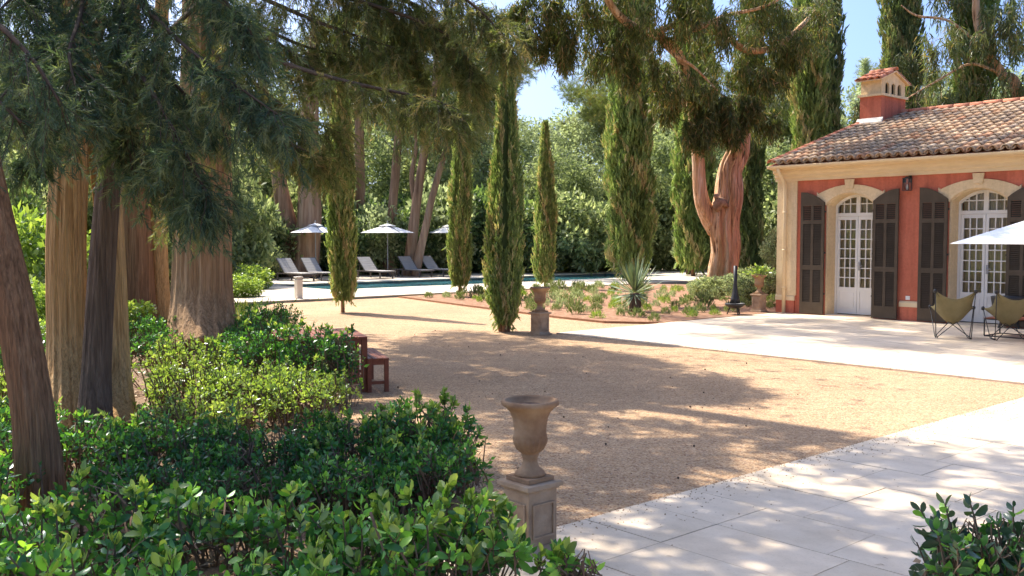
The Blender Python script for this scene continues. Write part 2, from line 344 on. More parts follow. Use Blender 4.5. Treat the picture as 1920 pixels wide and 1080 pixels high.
# ------------------------------------------------------------------ leaf mesh helpers
def unit(a): return a / np.maximum(np.linalg.norm(a, axis=-1, keepdims=True), 1e-9)
def rdir(n): return unit(R.normal(size=(n, 3)))
def frames(d, hint=None):
    d = unit(d); h = rdir(len(d)) if hint is None else hint
    x = unit(np.cross(d, h)); z = np.cross(x, d)
    return np.stack([x, d, z], axis=2)
T_LEAF = (np.array([(0, 0, 0), (.27, .42, .07), (0, 1, -.04), (-.27, .42, .07)], float), [(0, 1, 2), (0, 2, 3)])
T_NARROW = (np.array([(0, 0, 0), (.07, .4, .01), (.0, 1, -.06), (-.07, .4, .01)], float), [(0, 1, 2), (0, 2, 3)])
_my = [0, .2, .5, .8, 1.0]; _mz = [0, .03, .03, -.01, -.07]; _hw = [0, .17, .245, .165, 0]
_v = [(0, _my[i], _mz[i]) for i in range(5)] + [(_hw[i], _my[i] + .02, _mz[i] + .25 * _hw[i]) for i in (1, 2, 3)] + [(-_hw[i], _my[i] + .02, _mz[i] + .25 * _hw[i]) for i in (1, 2, 3)]
T_BIG = (np.array(_v, float), [(0, 5, 1), (1, 5, 6), (1, 6, 2), (2, 6, 7), (2, 7, 3), (3, 7, 4), (0, 1, 8), (1, 9, 8), (1, 2, 9), (2, 10, 9), (2, 3, 10), (3, 4, 10)])
def spray_template(n, L, w, spread, flat=.5, seed=0, tipw=.0):
    r = np.random.default_rng(seed); vs = []; fs = []
    for i in range(n):
        t = (i + .5) / n; a = r.uniform(0, 2 * PI); b = np.array([0, t * .75, 0]); sp = spread * (1 - .45 * t)
        d = np.array([math.cos(a) * sp, .75, math.sin(a) * sp * flat]); d /= np.linalg.norm(d)
        l = L * r.uniform(.7, 1.2) * (1 - .35 * t); sd = np.cross(d, r.normal(size=3)); sd /= np.linalg.norm(sd)
        o = len(vs); vs += [b + sd * w * .5, b - sd * w * .5, b + d * l]; fs.append((o, o + 1, o + 2))
    return np.array(vs), fs
T_CON = spray_template(18, .42, .036, .75, .6, 3)
T_CYP = spray_template(9, .55, .13, .42, .8, 5)
T_TUFT = spray_template(16, .8, .045, .9, .9, 9)
def inst_mesh(name, tpl, pos, mats, rnd, mat, smooth=False):
    tv, tf = tpl; n = len(pos); k = len(tv); m = len(tf)
    V = (np.einsum('nij,kj->nki', mats, tv) + pos[:, None, :]).reshape(-1, 3).astype(np.float32)
    F = (np.array(tf)[None] + (np.arange(n) * k)[:, None, None]).reshape(-1).astype(np.int32)
    me = bpy.data.meshes.new(name); me.vertices.add(n * k); me.vertices.foreach_set('co', V.ravel())
    me.loops.add(len(F)); me.loops.foreach_set('vertex_index', F)
    me.polygons.add(n * m); me.polygons.foreach_set('loop_start', np.arange(0, n * m * 3, 3, dtype=np.int32))
    me.polygons.foreach_set('loop_total', np.full(n * m, 3, np.int32))
    at_ = me.attributes.new('rnd', 'FLOAT', 'POINT'); at_.data.foreach_set('value', np.repeat(rnd, k).astype(np.float32))
    me.update(calc_edges=True); me.materials.append(mat)
    if smooth: me.shade_smooth()
    return me
def leaves(name, tpl, pos, d, size, mat, hint=None, rnd=None, smooth=False):
    pos = np.asarray(pos, float); fr = frames(np.asarray(d, float), hint)
    size = np.broadcast_to(size, (len(pos),)); mats = fr * size[:, None, None]
    return inst_mesh(name, tpl, pos, mats, R.random(len(pos)) if rnd is None else rnd, mat, smooth)

# gaps cut into the unseen tall crowns so that sun reaches these patches of ground (light from the sun lamp only)
def inpoly(pts, poly):
    x, y = pts[:, 0], pts[:, 1]; inside = np.zeros(len(pts), bool); n = len(poly); j = n - 1
    for i in range(n):
        xi, yi = poly[i]; xj, yj = poly[j]
        c = ((yi > y) != (yj > y)) & (x < (xj - xi) * (y - yi) / (yj - yi + 1e-12) + xi); inside ^= c; j = i
    return inside
def gp(lst, z=0.0): return [tuple(g(a, b, z)[:2]) for a, b in lst]
OPEN = [
    gp([(520, 560), (900, 556), (1040, 590), (1060, 622), (940, 632), (800, 604), (640, 592)]),
    gp([(1440, 742), (1120, 764), (1040, 778), (1200, 786), (1400, 790), (1640, 826), (1700, 824), (2100, 850), (2300, 700), (1500, 640), (1100, 618), (1000, 632), (1180, 668), (1380, 712)]),
    gp([(225, 615), (430, 620), (640, 650), (690, 760), (600, 830), (420, 835), (250, 835)], .45),
    gp([(600, 620), (660, 625), (670, 690), (600, 680)], .6),
    gp([(-60, 520), (90, 520), (100, 720), (60, 860), (-60, 900)], .3),
    [(-10.2, 38.0), (-9.0, 36.0), (-6.0, 24.5), (-2.5, 27), (2, 34), (-1, 39), (-6.3, 40), (-8.0, 41.0)],
]
def shade_cut(pos, keep=.03):
    p = pos[:, :2] - np.outer((pos[:, 2] - .25) / SUN.z, (SUN.x, SUN.y))
    p = p + R.normal(size=p.shape) * .07
    m = np.zeros(len(pos), bool)
    for poly in OPEN: m |= inpoly(p, poly)
    return (~m) | (R.random(len(pos)) < keep)
HOLES = [(g(R.uniform(860, 1900), R.uniform(800, 1075))[:2], R.uniform(.05, .16)) for _ in range(120)] + \
        [(g(R.uniform(-100, 900), R.uniform(760, 1075))[:2], R.uniform(.05, .20)) for _ in range(120)] + \
        [(g(R.uniform(640, 1400), R.uniform(612, 760))[:2], R.uniform(.04, .15)) for _ in range(30)]
def hole_cut(pos):  # small holes cut through the crowns to dapple the ground with sun
    p = pos[:, :2] - np.outer((pos[:, 2] - .05) / SUN.z, (SUN.x, SUN.y))
    m = np.ones(len(pos), bool)
    for c, r in HOLES:
        d = p - c; m &= (d[:, 0] ** 2 + d[:, 1] ** 2) > r * r
    return m

# ------------------------------------------------------------------ the setting
def poly_sheet(name, poly, z, mat, thick=0.0, kind='structure', sub=None):
    mb = MB(); n = len(poly)
    if thick: mb.prism([tuple(p) for p in poly], 'z', z - thick, z)
    else: mb.add([(p[0], p[1], z) for p in poly], [tuple(range(n))])
    o = mb.build(name, mat); return tag(o, kind=kind)
gr = MB(); gr.add([(-900, -300, -.03), (900, -300, -.03), (900, 1200, -.03), (-900, 1200, -.03)], [(0, 1, 2, 3)])
pw0, pw1, pv0, pv1 = -30.8, -26.7, 16.0, 33.0          # pool in place axes
# ground with the pool cut out
GX = [-900, pw0 - .3, pw1 + .3, 900]; GV = [-900, pv0 - .3, pv1 + .3, 900]
gm = MB(); gvs = [wld(x, y, -.03) for x in GX for y in GV]
gm.add(gvs, [(i * 4 + j, (i + 1) * 4 + j, (i + 1) * 4 + j + 1, i * 4 + j + 1) for i in range(3) for j in range(3) if (i, j) != (1, 1)])
tag(gm.build('ground', M_GRASSGROUND), kind='structure')
lw = lambda lst: [tuple(wld(x, y)[:2]) for x, y in lst]
gravel_poly = lw([(6, -3), (6, 30), (-3, 30), (-3, 19), (-12, 19), (-14.5, 15.5), (-15.5, 15.2), (-22.98, 16.2), (-22.98, 12.0), (-21.5, 10.6), (-17, 9.4), (-13, 6.9), (-11.4, 5.3), (-9.4, 5.0), (-7.6, 4.75), (-6.4, 4.6), (-5.0, 3.7), (-3.9, 3.7), (-2.0, 2.5), (-2, -3)])
gravel = poly_sheet('gravel_yard', gravel_poly, 0.0, M_GRAVEL)
soil = poly_sheet('hedge_soil', lw([(4, -8), (4, -1), (-2, 2.55), (-3.9, 3.75), (-5.0, 3.75), (-6.4, 4.65), (-7.6, 4.8), (-9.4, 5.05), (-11.4, 5.35), (-13, 6.95), (-17, 9.5), (-20, 9.6), (-22, 6), (-22, -8)]), -.008, M_SOIL)

# near travertine walk, slab by slab
def slab_floor(name, x0, x1, y0, y1, rw, ln, top, mat, gap=.008, keep=None, thick=.05, seed=1, slabname='slab'):
    r = random.Random(seed)
    base = MB().add([tuple(wld(x, y, top - .012)) for x, y in ((x0 + .02, y0 + .02), (x1, y0 + .02), (x1, y1), (x0 + .02, y1))], [(0, 1, 2, 3)]).build(name, M_JOINT)
    tag(base, kind='structure'); cache = {}
    nr = int(round((y1 - y0) / rw)); rw = (y1 - y0) / nr
    for i in range(nr):
        x = x0; first = True
        while x < x1 - .05:
            L_ = round(ln * (r.choice([.5, .7, .85, 1.0]) if first else r.choice([.85, 1, 1, 1.15])), 2); first = False
            L_ = min(L_, x1 - x); cx, cy = x + L_ / 2, y0 + (i + .5) * rw; x += L_
            if keep and not keep(cx, cy): continue
            key = round(L_, 2)
            if key not in cache:
                cache[key] = MB().b2(-L_ / 2 + gap / 2, L_ / 2 - gap / 2, -rw / 2 + gap / 2, rw / 2 - gap / 2, -thick, 0).mesh(slabname, mat)
            p = wld(cx, cy, top + r.uniform(-.0015, .0015)); o = place(slabname, cache[key], base, p, ROT)
            o.rotation_euler = (r.uniform(-.0012, .0012), r.uniform(-.0012, .0012), ROT)
    return base
def vis(cx, cy):
    p = wld(cx, cy); return p[1] > .6 and abs(p[0]) < p[1] * .62 + 3.2
slab_floor('travertine_walk', -4.04, 2.4, 2.6, 11.96, .52, .86, .028, M_SLAB, .006, vis, seed=4)
slab_floor('house_terrace', -12.38, -1.2, 12.0, 19.12, .60, .92, .026, M_SLAB, .008, vis, seed=9)
# planting bed
bed_poly = lw([(-12.42, 14.9), (-13.3, 14.25), (-14.7, 14.35), (-17, 14.75), (-20, 15.3), (-22.9, 15.85), (-23.05, 27), (-12.5, 34), (-9, 40), (-4, 40), (-4, 28.3), (-12.5, 28.3), (-12.42, 19.1)])
bed = poly_sheet('planting_bed', bed_poly, .03, M_BEDSOIL, .06)
eg = MB(); el = [wld(*p, .0) for p in [(-12.42, 14.9), (-13.3, 14.25), (-14.7, 14.35), (-17, 14.75), (-20, 15.3), (-22.9, 15.85)]]
for a, b in zip(el[:-1], el[1:]): eg.bar(a + np.array([0, 0, .015]), b + np.array([0, 0, .015]), .010, .06)
tag(eg.build('bed_edging', M_RUST), 'low rusted steel edging strip along the planting bed', 'edging')
# pool deck, in four strips round the water, slab joints as pieces
dk = [(-36.2, pw0 - .0, 10.8, 40), (pw1, -23.1, 10.8, 40), (pw0, pw1, 10.8, pv0), (pw0, pw1, pv1, 40)]
deckbase = None
for i, (a, b, c, d) in enumerate(dk):
    m_ = MB().prism([tuple(wld(x, y)[:2]) for x, y in ((a, c), (b, c), (b, d), (a, d))], 'z', -.04, .03)
    if deckbase is None: deckbase = tag(m_.build('pool_deck', M_JOINT), kind='structure')
    else: m_.build('deck_bed', M_JOINT, deckbase)
cache = {}
for (a, b, c, d) in dk:
    nx = max(1, round((b - a) / 1.1)); ny = max(1, round((d - c) / 1.5)); sx, sy = (b - a) / nx, (d - c) / ny
    for i in range(nx):
        for j in range(ny):
            cx, cy = a + (i + .5) * sx, c + (j + .5) * sy; p = wld(cx, cy)
            if abs(p[0]) > p[1] * .56 + 1: continue
            k = (round(sx, 3), round(sy, 3))
            if k not in cache: cache[k] = MB().b2(-sx / 2 + .004, sx / 2 - .004, -sy / 2 + .004, sy / 2 - .004, 0, .03).mesh('slab', M_POOLDECK)
            place('slab', cache[k], deckbase, wld(cx, cy, .034), ROT)
basin = MB(); bz = -1.4
bv = [wld(x, y, z) for z in (bz, .025) for x, y in ((pw0, pv0), (pw1, pv0), (pw1, pv1), (pw0, pv1))]
basin.add(bv, [(0, 1, 2, 3), (0, 4, 5, 1), (1, 5, 6, 2), (2, 6, 7, 3), (3, 7, 4, 0)])
tag(basin.build('pool_basin', M_POOLTILE), kind='structure')
wm = MB().add([wld(x, y, -.035) for x, y in ((pw0, pv0), (pw1, pv0), (pw1, pv1), (pw0, pv1))], [(0, 1, 2, 3)])
tag(wm.build('pool_water', M_WATER), kind='structure')

# ------------------------------------------------------------------ the house
C0 = g(1458, 587)
H = thing('garden_house', 'red stucco house with cream trim, dark louvred shutters and clay tile roof', 'house', C0, ROT)
HL, HD, WT = 12.6, 9.0, 3.0            # length, depth, wall height
OPC = [1.76, 4.45, 7.14, 9.83]; OW = .56; SPR, CRN = 2.46, 2.70
def arch_z(t, spring=SPR, crown=CRN, half=OW):     # segmental arch height at offset t from the axis
    h = crown - spring; r = (half * half + h * h) / (2 * h); return crown - r + math.sqrt(max(r * r - t * t, 0))
ARC = [OW * math.cos(PI * k / 14) for k in range(15)]
# front wall with arched openings, thickness .42
def front_wall():
    mb = MB(); y0, y1 = 0.0, .42; xs = [0.0]
    for c in OPC: xs += [c - OW, c + OW]
    xs.append(HL)
    for i in range(0, len(xs), 2): mb.b2(xs[i], xs[i + 1], y0, y1, 0, WT)
    for c in OPC:
        poly = [(c + t, arch_z(t)) for t in ARC] + [(c - OW, WT), (c + OW, WT)]
        mb.prism(poly, 'y', y0, y1)
    return mb
front_wall().build('wall', M_RED, H)
MB().b2(0, .40, .42, HD, 0, WT).build('wall', M_RED, H)
MB().b2(HL - .4, HL, .42, HD, 0, WT).build('wall', M_RED, H)
MB().b2(.4, HL - .4, HD - .4, HD, 0, WT).build('wall', M_RED, H)
PITCHR = .30; EO = .40; RZ = 3.36 + (HD / 2 + EO) * PITCHR
MB().prism([(.0, WT), (HD, WT), (HD, WT + .36), (HD / 2, RZ - .14), (0, WT + .36)], 'x', .02, .30).build('gable_wall', M_RED, H)
MB().prism([(.0, WT), (HD, WT), (HD, WT + .36), (HD / 2, RZ - .14), (0, WT + .36)], 'x', HL - .30, HL - .02).build('gable_wall', M_RED, H)
# plinth (red) and its cream band, corner pilaster
pieces = [(-.03, .44)] + [(OPC[i] + OW + .60, OPC[i + 1] - OW - .60) for i in range(3)] + [(OPC[3] + OW + .6, HL)]
for a, b in pieces:
    MB().b2(a, b, -.035, .0, 0, .31).build('plinth', M_RED, H)
    MB().prism([(-.05, .31), (0, .31), (0, .43), (-.02, .43), (-.05, .40)], 'x', a - .012, b + .012).build('plinth_band', M_CREAMTRIM, H)
MB().b2(-.03, .48, -.03, .001, .43, WT).build('corner_pilaster', M_CREAM, H)
MB().b2(-.031, 0, .001, .5, .43, WT).build('corner_pilaster', M_CREAM, H)
# cornice, soffit and gutter
MB().prism([(0, WT), (-.06, WT), (-.06, WT + .07), (-.10, WT + .09), (-.10, WT + .15), (-.17, WT + .19), (-.17, WT + .25), (-.34, WT + .27), (-.34, WT + .34), (0, WT + .34)], 'x', -.07, HL + .15).build('cornice', M_CREAMTRIM, H)
gt = [(-.345 - .05 + .062 * math.cos(a), WT + .33 + .062 * math.sin(a)) for a in np.linspace(PI, 2 * PI, 9)]
gt2 = [(-.345 - .05 + .052 * math.cos(a), WT + .335 + .052 * math.sin(a)) for a in np.linspace(2 * PI, PI, 9)]
MB().prism(gt + gt2, 'x', -.05, HL + .18).build('gutter', M_CREAMTRIM, H)
dp = MB(); dp.tube([(.21, -.39, WT + .28), (.21, -.36, WT + .20), (.21, -.22, WT + .06), (.21, -.10, WT - .10), (.21, -.085, WT - .3), (.21, -.085, .02)], .042, 10)
for z in (2.3, 1.45, .6): dp.lathe([(.05, -.02), (.054, 0), (.05, .02)], 10, c=(.21, -.085, z))
dp.build('downpipe', M_CREAMTRIM, H, True)
# openings: cream reveal, arch band with key, door, shutters
def surround(c):
    mb = MB()       # reveal lining 12 mm proud of the opening, slightly splayed inward
    y0, y1 = -.004, .40; t_ = .028
    for sgn in (-1, 1):
        xa, xb = c + sgn * (OW - t_), c + sgn * (OW + .0008)
        mb.b2(min(xa, xb), max(xa, xb), y0, y1, .0, arch_z(OW - t_) + .01)
    n = len(ARC)
    for k in range(n - 1):
        a, b = ARC[k], ARC[k + 1]
        q = [(c + a, arch_z(a) + .004), (c + b, arch_z(b) + .004), (c + b * .965, arch_z(b) - .028), (c + a * .965, arch_z(a) - .028)]
        mb.prism(q, 'y', y0, y1)
    o = mb.build('door_reveal', M_CREAM, H)
    # arch band on the wall face, ears both sides, key block
    inn = [(c + t * 1.0, arch_z(t)) for t in ARC]
    Rr = OW + .20
    out = [(c + t, arch_z(t, SPR + .22, CRN + .17, Rr)) for t in [Rr * math.cos(PI * k / 14) for k in range(15)]]
    band = [(c + .78, SPR + .27), (c + .78, SPR + .17), (c + .70, SPR + .14), (c + OW, SPR - .02)] + inn[1:-1] + [(c - OW, SPR - .02), (c - .70, SPR + .14), (c - .78, SPR + .17), (c - .78, SPR + .27)] + out[::-1][1:-1]
    MB().prism(band, 'y', -.045, -.0005).build('arch_band', M_CREAM, H)
    MB().prism([(c - .085, CRN + .08), (c + .085, CRN + .08), (c + .11, CRN + .28), (c - .11, CRN + .28)], 'y', -.075, -.046).build('keystone', M_CREAM, H)
    MB().b2(c - OW + .03, c + OW - .03, -.05, .33, .0, .045).build('threshold', M_SLAB, H)
def panes_grid(x0, x1, nx, z0, z1, nz, top=None):
    dx, dz = (x1 - x0) / nx, (z1 - z0) / nz
    return [(x0 + i * dx, x0 + (i + 1) * dx, z0 + j * dz, z0 + (j + 1) * dz) for i in range(nx) for j in range(nz)]
PCACHE = {}
def french_door(c):
    yd = .36; x0, x1 = c - OW + .03, c + OW - .03; zt = 2.20; hw = OW - .03
    az = lambda t: arch_z(t) - .03
    fm = MB()
    # outer frame, jambs and arched head
    fm.b2(x0, x0 + .045, yd - .03, yd + .04, .045, arch_z(hw) - .03); fm.b2(x1 - .045, x1, yd - .03, yd + .04, .045, arch_z(hw) - .03)
    ts = np.linspace(-hw, hw, 17)
    for a, b in zip(ts[:-1], ts[1:]):
        fm.prism([(c + a, az(a)), (c + b, az(b)), (c + b * .93, az(b) - .055), (c + a * .93, az(a) - .055)], 'y', yd - .031, yd + .041)
    fm.b2(x0 + .046, x1 - .046, yd - .035, yd + .035, zt, zt + .07)      # transom
    fm.b2(c - .045, c + .045, yd - .032, yd + .032, zt + .07, az(0) - .05)
    fr = fm.build('french_door', M_WHITE, H)
    panes = []
    for sg in (-1, 1):
        lf = MB()
        a, b = (x0 + .05, c - .004) if sg < 0 else (c + .004, x1 - .05)
        st = .052
        lf.b2(a, a + st, yd - .022, yd + .022, .06, zt - .004); lf.b2(b - st, b, yd - .022, yd + .022, .06, zt - .004)
        lf.b2(a + st, b - st, yd - .021, yd + .021, .06, .16); lf.b2(a + st, b - st, yd - .021, yd + .021, .56, .645); lf.b2(a + st, b - st, yd - .021, yd + .021, zt - .08, zt - .004)
        lf.b2(a + st, b - st, yd - .008, yd + .012, .16, .56)       # kick panel
        lf.b2(a + st + .03, b - st - .03, yd - .016, yd - .006, .20, .52)
        gx0, gx1, gz0, gz1 = a + st, b - st, .645, zt - .08; nx, nz = 3, 7; mw = .011
        dx, dz = (gx1 - gx0) / nx, (gz1 - gz0) / nz
        for i in range(1, nx): lf.b2(gx0 + i * dx - mw, gx0 + i * dx + mw, yd - .018, yd + .018, gz0, gz1)
        for j in range(1, nz): lf.b2(gx0, gx1, yd - .017, yd + .017, gz0 + j * dz - mw, gz0 + j * dz + mw)
        for i in range(nx):
            for j in range(nz): panes.append((gx0 + (i + .5) * dx, gz0 + (j + .5) * dz, dx - 2 * mw + .006, dz - 2 * mw + .006))
        # fanlight bars
        fa, fb = (x0 + .045, c - .045) if sg < 0 else (c + .045, x1 - .045)
        fx = (fb - fa) / 3
        for i in range(1, 3):
            t = fa + i * fx - c; lf.b2(c + t - mw, c + t + mw, yd - .018, yd + .018, zt + .07, az(t * 1.05) - .05)
        lf.b2(fa, fb, yd - .017, yd + .017, zt + .255, zt + .277)
        lf.build('door_leaf', M_WHITE, fr)
    hd = MB().b2(c + .03, c + .075, yd - .045, yd - .022, 1.02, 1.20); hd.tube([(c + .05, yd - .05, 1.12), (c + .05, yd - .08, 1.12), (c + .14, yd - .08, 1.12)], .009, 6); hd.build('handle', M_STEEL, fr)
    for (px_, pz, w_, h_) in panes:
        k = (round(w_, 3), round(h_, 3))
        if k not in PCACHE: PCACHE[k] = MB().b2(-w_ / 2, w_ / 2, -.003, .003, -h_ / 2, h_ / 2).mesh('pane', M_GLASS)
        p = place('pane', PCACHE[k], fr, (px_, yd, pz)); p.rotation_euler = (random.uniform(-.006, .006), 0, random.uniform(-.006, .006))
    for sg in (-1, 1):
        xa, xb = (x0 + .045, c - .045) if sg < 0 else (c + .045, x1 - .045); w3 = (xb - xa) / 3
        for i in range(3):
            a, b = xa + i * w3 + .011, xa + (i + 1) * w3 - .011
            MB().b2(a, b, yd - .003, yd + .003, zt + .07, zt + .257).build('pane', M_GLASS, fr)
            ta = np.linspace(a - c, b - c, 4)
            MB().prism([(a, zt + .275), (b, zt + .275)] + [(c + t, max(zt + .28, az(t) - .053)) for t in ta[::-1]], 'y', yd - .003, yd + .003).build('pane', M_GLASS, fr)
    # curtain hanging inside, in shallow folds
    cu = MB(); n = 60; vs = []
    for k in range(n + 1):
        x = c - hw + .06 + (2 * hw - .12) * k / n; y = yd + .075 + .018 * math.sin(k * 1.25) + .006 * math.sin(k * .5)
        vs += [(x, y, .06), (x, y, 2.66)]
    cu.add(vs, [(2 * k, 2 * k + 2, 2 * k + 3, 2 * k + 1) for k in range(n)]); cu.build('curtain', M_CURTAIN, fr)
def shutter(hx, sgn, ang, zt_out, zt_in):
    # hinge at hx, opens flat to the side sgn; tall louvred leaf, top cut to the arch
    w_ = .56; th = .042; root = MB(); z0 = .05
    top = lambda t: zt_in + (zt_out - zt_in) * (1 - (1 - t) ** 1.9) if True else 0
    st = .062
    # t = 0 at hinge side (low shoulder), 1 at free edge (high)
    root.prism([(0, z0), (st, z0), (st, top(st / w_)), (0, top(0))], 'y', 0, th)
    root.prism([(w_ - st, z0), (w_, z0), (w_, top(1)), (w_ - st, top(1 - st / w_))], 'y', 0, th)
    root.b2(w_ / 2 - .03, w_ / 2 + .03, 0.001, th - .001, z0 + .25, top(.5) - .1)
    for za, zb in ((z0, z0 + .25), (1.02, 1.12), (2.03, 2.11)): root.b2(st, w_ - st, .0015, th - .0015, za, zb)
    ts = np.linspace(st / w_, 1 - st / w_, 8)
    root.prism([(st, top(st / w_) - .12), (w_ - st, top(st / w_) - .12)] + [(t * w_, top(t)) for t in ts[::-1]], 'y', .0005, th - .0005)
    sl = MB(); ca, sa = math.cos(.85), math.sin(.85)
    for xa, xb in ((st, w_ / 2 - .03), (w_ / 2 + .03, w_ - st)):
        for za, zb in ((z0 + .25, 1.02), (1.12, 2.03), (2.11, top(.1) - .12)):
            n = int((zb - za) / .036)
            for k in range(n):
                z = za + (k + .5) * (zb - za) / n
                sl.add([(xa, th / 2 + dy, z + dz) for dy, dz in ((-.019, -.017), (.019, .014), (.019, .020), (-.019, -.011))] + [(xb, th / 2 + dy, z + dz) for dy, dz in ((-.019, -.017), (.019, .014), (.019, .020), (-.019, -.011))],
                       [(0, 1, 5, 4), (1, 2, 6, 5), (2, 3, 7, 6), (3, 0, 4, 7)])
    if sgn < 0:
        for q in (root, sl): q.v = [(-x, y, z) for x, y, z in q.v]; q.f = [f[::-1] for f in q.f]
    o = root.build('shutter', M_SHUTTER, H); o.location = (hx, -.10, 0); o.rotation_euler = (0, 0, ang)
    s2 = sl.build('louvre_slats', M_SHUTTER, o); stuff(s2)
    for z in (.5, 1.4, 2.3): MB().b2(-.02 if sgn > 0 else -.05, .05 if sgn > 0 else .02, .02, .055, z - .02, z + .02).build('hinge', M_IRON, o)
    return o
for i, c in enumerate(OPC):
    surround(c); french_door(c)
    shutter(c - OW - .005, -1, [.05, .03, .04, .03][i], 2.74, 2.50)
    shutter(c + OW + .005, 1, [-.03, -.05, -.03, -.04][i], 2.74, 2.50)
# room behind: floor and a plain inner partition so that the inside is dim
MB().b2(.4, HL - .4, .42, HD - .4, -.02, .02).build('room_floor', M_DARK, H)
MB().b2(.4, HL - .4, .42, HD - .4, WT - .04, WT + .0).build('room_ceiling', M_CREAM, H)
# wall lantern and socket
ln = MB(); lx = 3.07
ln.b2(lx - .03, lx + .03, -.015, -.0005, 2.86, 3.0).bar((lx, -.015, 2.97), (lx, -.13, 2.97), .022)
lm = ln.build('wall_lantern', M_IRON, H)
cg = MB()
for sx in (-1, 1):
    for sy in (-1, 1): cg.bar((lx + sx * .062, -.13 + sy * .062, 2.70), (lx + sx * .062, -.13 + sy * .062, 2.93), .012)
cg.b2(lx - .072, lx + .072, -.202, -.058, 2.688, 2.70).b2(lx - .072, lx + .072, -.202, -.058, 2.93, 2.945).lathe([(.06, .0), (.03, .03), (.01, .035)], 8, c=(lx, -.13, 2.945))
cg.build('lantern_cage', M_IRON, lm)
MB().b2(lx - .056, lx + .056, -.186, -.074, 2.702, 2.928).build('lantern_glass', M_GLASS, lm)
MB().lathe([(.012, 0), (.02, .04), (.012, .10), (.004, .12)], 8, c=(lx, -.13, 2.70)).build('bulb', M_WHITE, lm)
MB().b2(3.03, 3.12, -.02, -.0005, .455, .535).build('socket_plate', M_WHITE, H, bevel=.005)

# roof: boarded deck, then canal tiles row over row
SL = math.atan(PITCHR); RUN = HD / 2 + EO; SLEN = RUN / math.cos(SL)
ev = (-EO, 3.36)     # eave edge (y, z)
rd = MB().prism([(ev[0] + .02, ev[1] - .02), (HD / 2, RZ - .02), (HD + EO, ev[1] - .02), (HD + EO, ev[1] - .07), (HD / 2, RZ - .07), (ev[0] + .02, ev[1] - .07)], 'x', -.03, HL + .18)
roof = rd.build('roof', M_REDTILE, H)
TW, TL, EXP = .205, .46, .36
def canal(w0, w1, L_, up=True, n=7, t=.013):
    mb = MB(); vs = []
    for (y, w) in ((0, w0), (L_, w1)):
        for rr in (w / 2, w / 2 - t):
            for k in range(n):
                a = PI * k / (n - 1); vs.append((rr * math.cos(a), y, (rr * math.sin(a) * .86) * (1 if up else -1)))
    def idx(e, s, k): return e * 2 * n + s * n + k
    fs = []
    for k in range(n - 1):
        fs += [(idx(0, 0, k), idx(0, 0, k + 1), idx(1, 0, k + 1), idx(1, 0, k)), (idx(0, 1, k + 1), idx(0, 1, k), idx(1, 1, k), idx(1, 1, k + 1)), (idx(0, 0, k + 1), idx(0, 0, k), idx(0, 1, k), idx(0, 1, k + 1)), (idx(1, 0, k), idx(1, 0, k + 1), idx(1, 1, k + 1), idx(1, 1, k))]
    return mb.add(vs, fs)
T_UP = canal(.172, .140, TL); me_up = T_UP.mesh('roof_tile', M_TILE, True)
rng = random.Random(3); tiles = []
ncol = int((HL + .0) / TW); nrow = int(SLEN / EXP)
for i in range(ncol):
    for j in range(nrow):
        x = .15 + i * TW; s_ = -.05 + j * EXP
        tiles.append((x + rng.uniform(-.007, .007), s_ + rng.uniform(-.015, .015), rng.uniform(-.03, .03), j))
def roof_M(x, s_, yaw, lift):
    M = Matrix.Translation((x, ev[0] + s_ * math.cos(SL), ev[1] + s_ * math.sin(SL) + lift)) @ Matrix.Rotation(SL - .035, 4, 'X') @ Matrix.Rotation(yaw, 4, 'Z')
    return M
def seen(t): return t[0] < 6.2
front = sorted([t for t in tiles if seen(t)], key=lambda t: -t[0] * .6 + t[1] * 1.0)
NEAR = set(id(t) for t in front[:300])
jv, jf, jr = [], [], []
tv = [Vector(v) for v in T_UP.v]
for t in tiles:
    M = roof_M(t[0], t[1], t[2], .045)
    if id(t) in NEAR:
        o = place('roof_tile', me_up, roof); o.matrix_local = M
    else:
        o_ = len(jv); jv += [tuple(M @ v) for v in tv]; jf += [tuple(k + o_ for k in f) for f in T_UP.f]; jr += [rng.random()] * len(tv)
# channel tiles between the covers (joined), rear slope sheet of covers is far side: joined too
CH = canal(.185, .160, TL, False, 5); cv = [Vector(v) for v in CH.v]
for i in range(ncol - 1):
    for j in range(nrow):
        M = roof_M(.15 + (i + .5) * TW, -.04 + j * EXP, rng.uniform(-.02, .02), .085)
        o_ = len(jv); jv += [tuple(M @ v) for v in cv]; jf += [tuple(k + o_ for k in f) for f in CH.f]; jr += [rng.random()] * len(cv)
for i in range(0, ncol):
    M = Matrix.Translation((.15 + i * TW, HD + EO, ev[1] + .045)) @ Matrix.Rotation(-SL, 4, 'X') @ Matrix.Diagonal((1, -SLEN / TL, 1, 1))
    o_ = len(jv); jv += [tuple(M @ v) for v in tv]; jf += [tuple(k + o_ for k in f) for f in T_UP.f]; jr += [rng.random()] * len(tv)
me = bpy.data.meshes.new('tile_rows'); me.from_pydata(jv, [], jf); me.materials.append(M_TILEJ)
a_ = me.attributes.new('rnd', 'FLOAT', 'POINT'); a_.data.foreach_set('value', jr); me.shade_smooth()
stuff(place('tile_rows', me, roof))
# ridge and verge tiles, red clay
me_r = canal(.20, .185, .44, True, 9).mesh('ridge_tile', M_REDTILE, True)
for k in range(int((HL + .3) / .38)):
    o = place('ridge_tile', me_r, roof); o.matrix_local = Matrix.Translation((-.0 + k * .38 + .42, HD / 2, RZ + .055 + rng.uniform(-.006, .006))) @ Matrix.Rotation(PI / 2, 4, 'Z') @ Matrix.Rotation(.02, 4, 'X')
for k in range(int(SLEN / .36)):
    o = place('verge_tile', me_r, roof); o.matrix_local = roof_M(.05, k * .36 - .05, 0, .05)
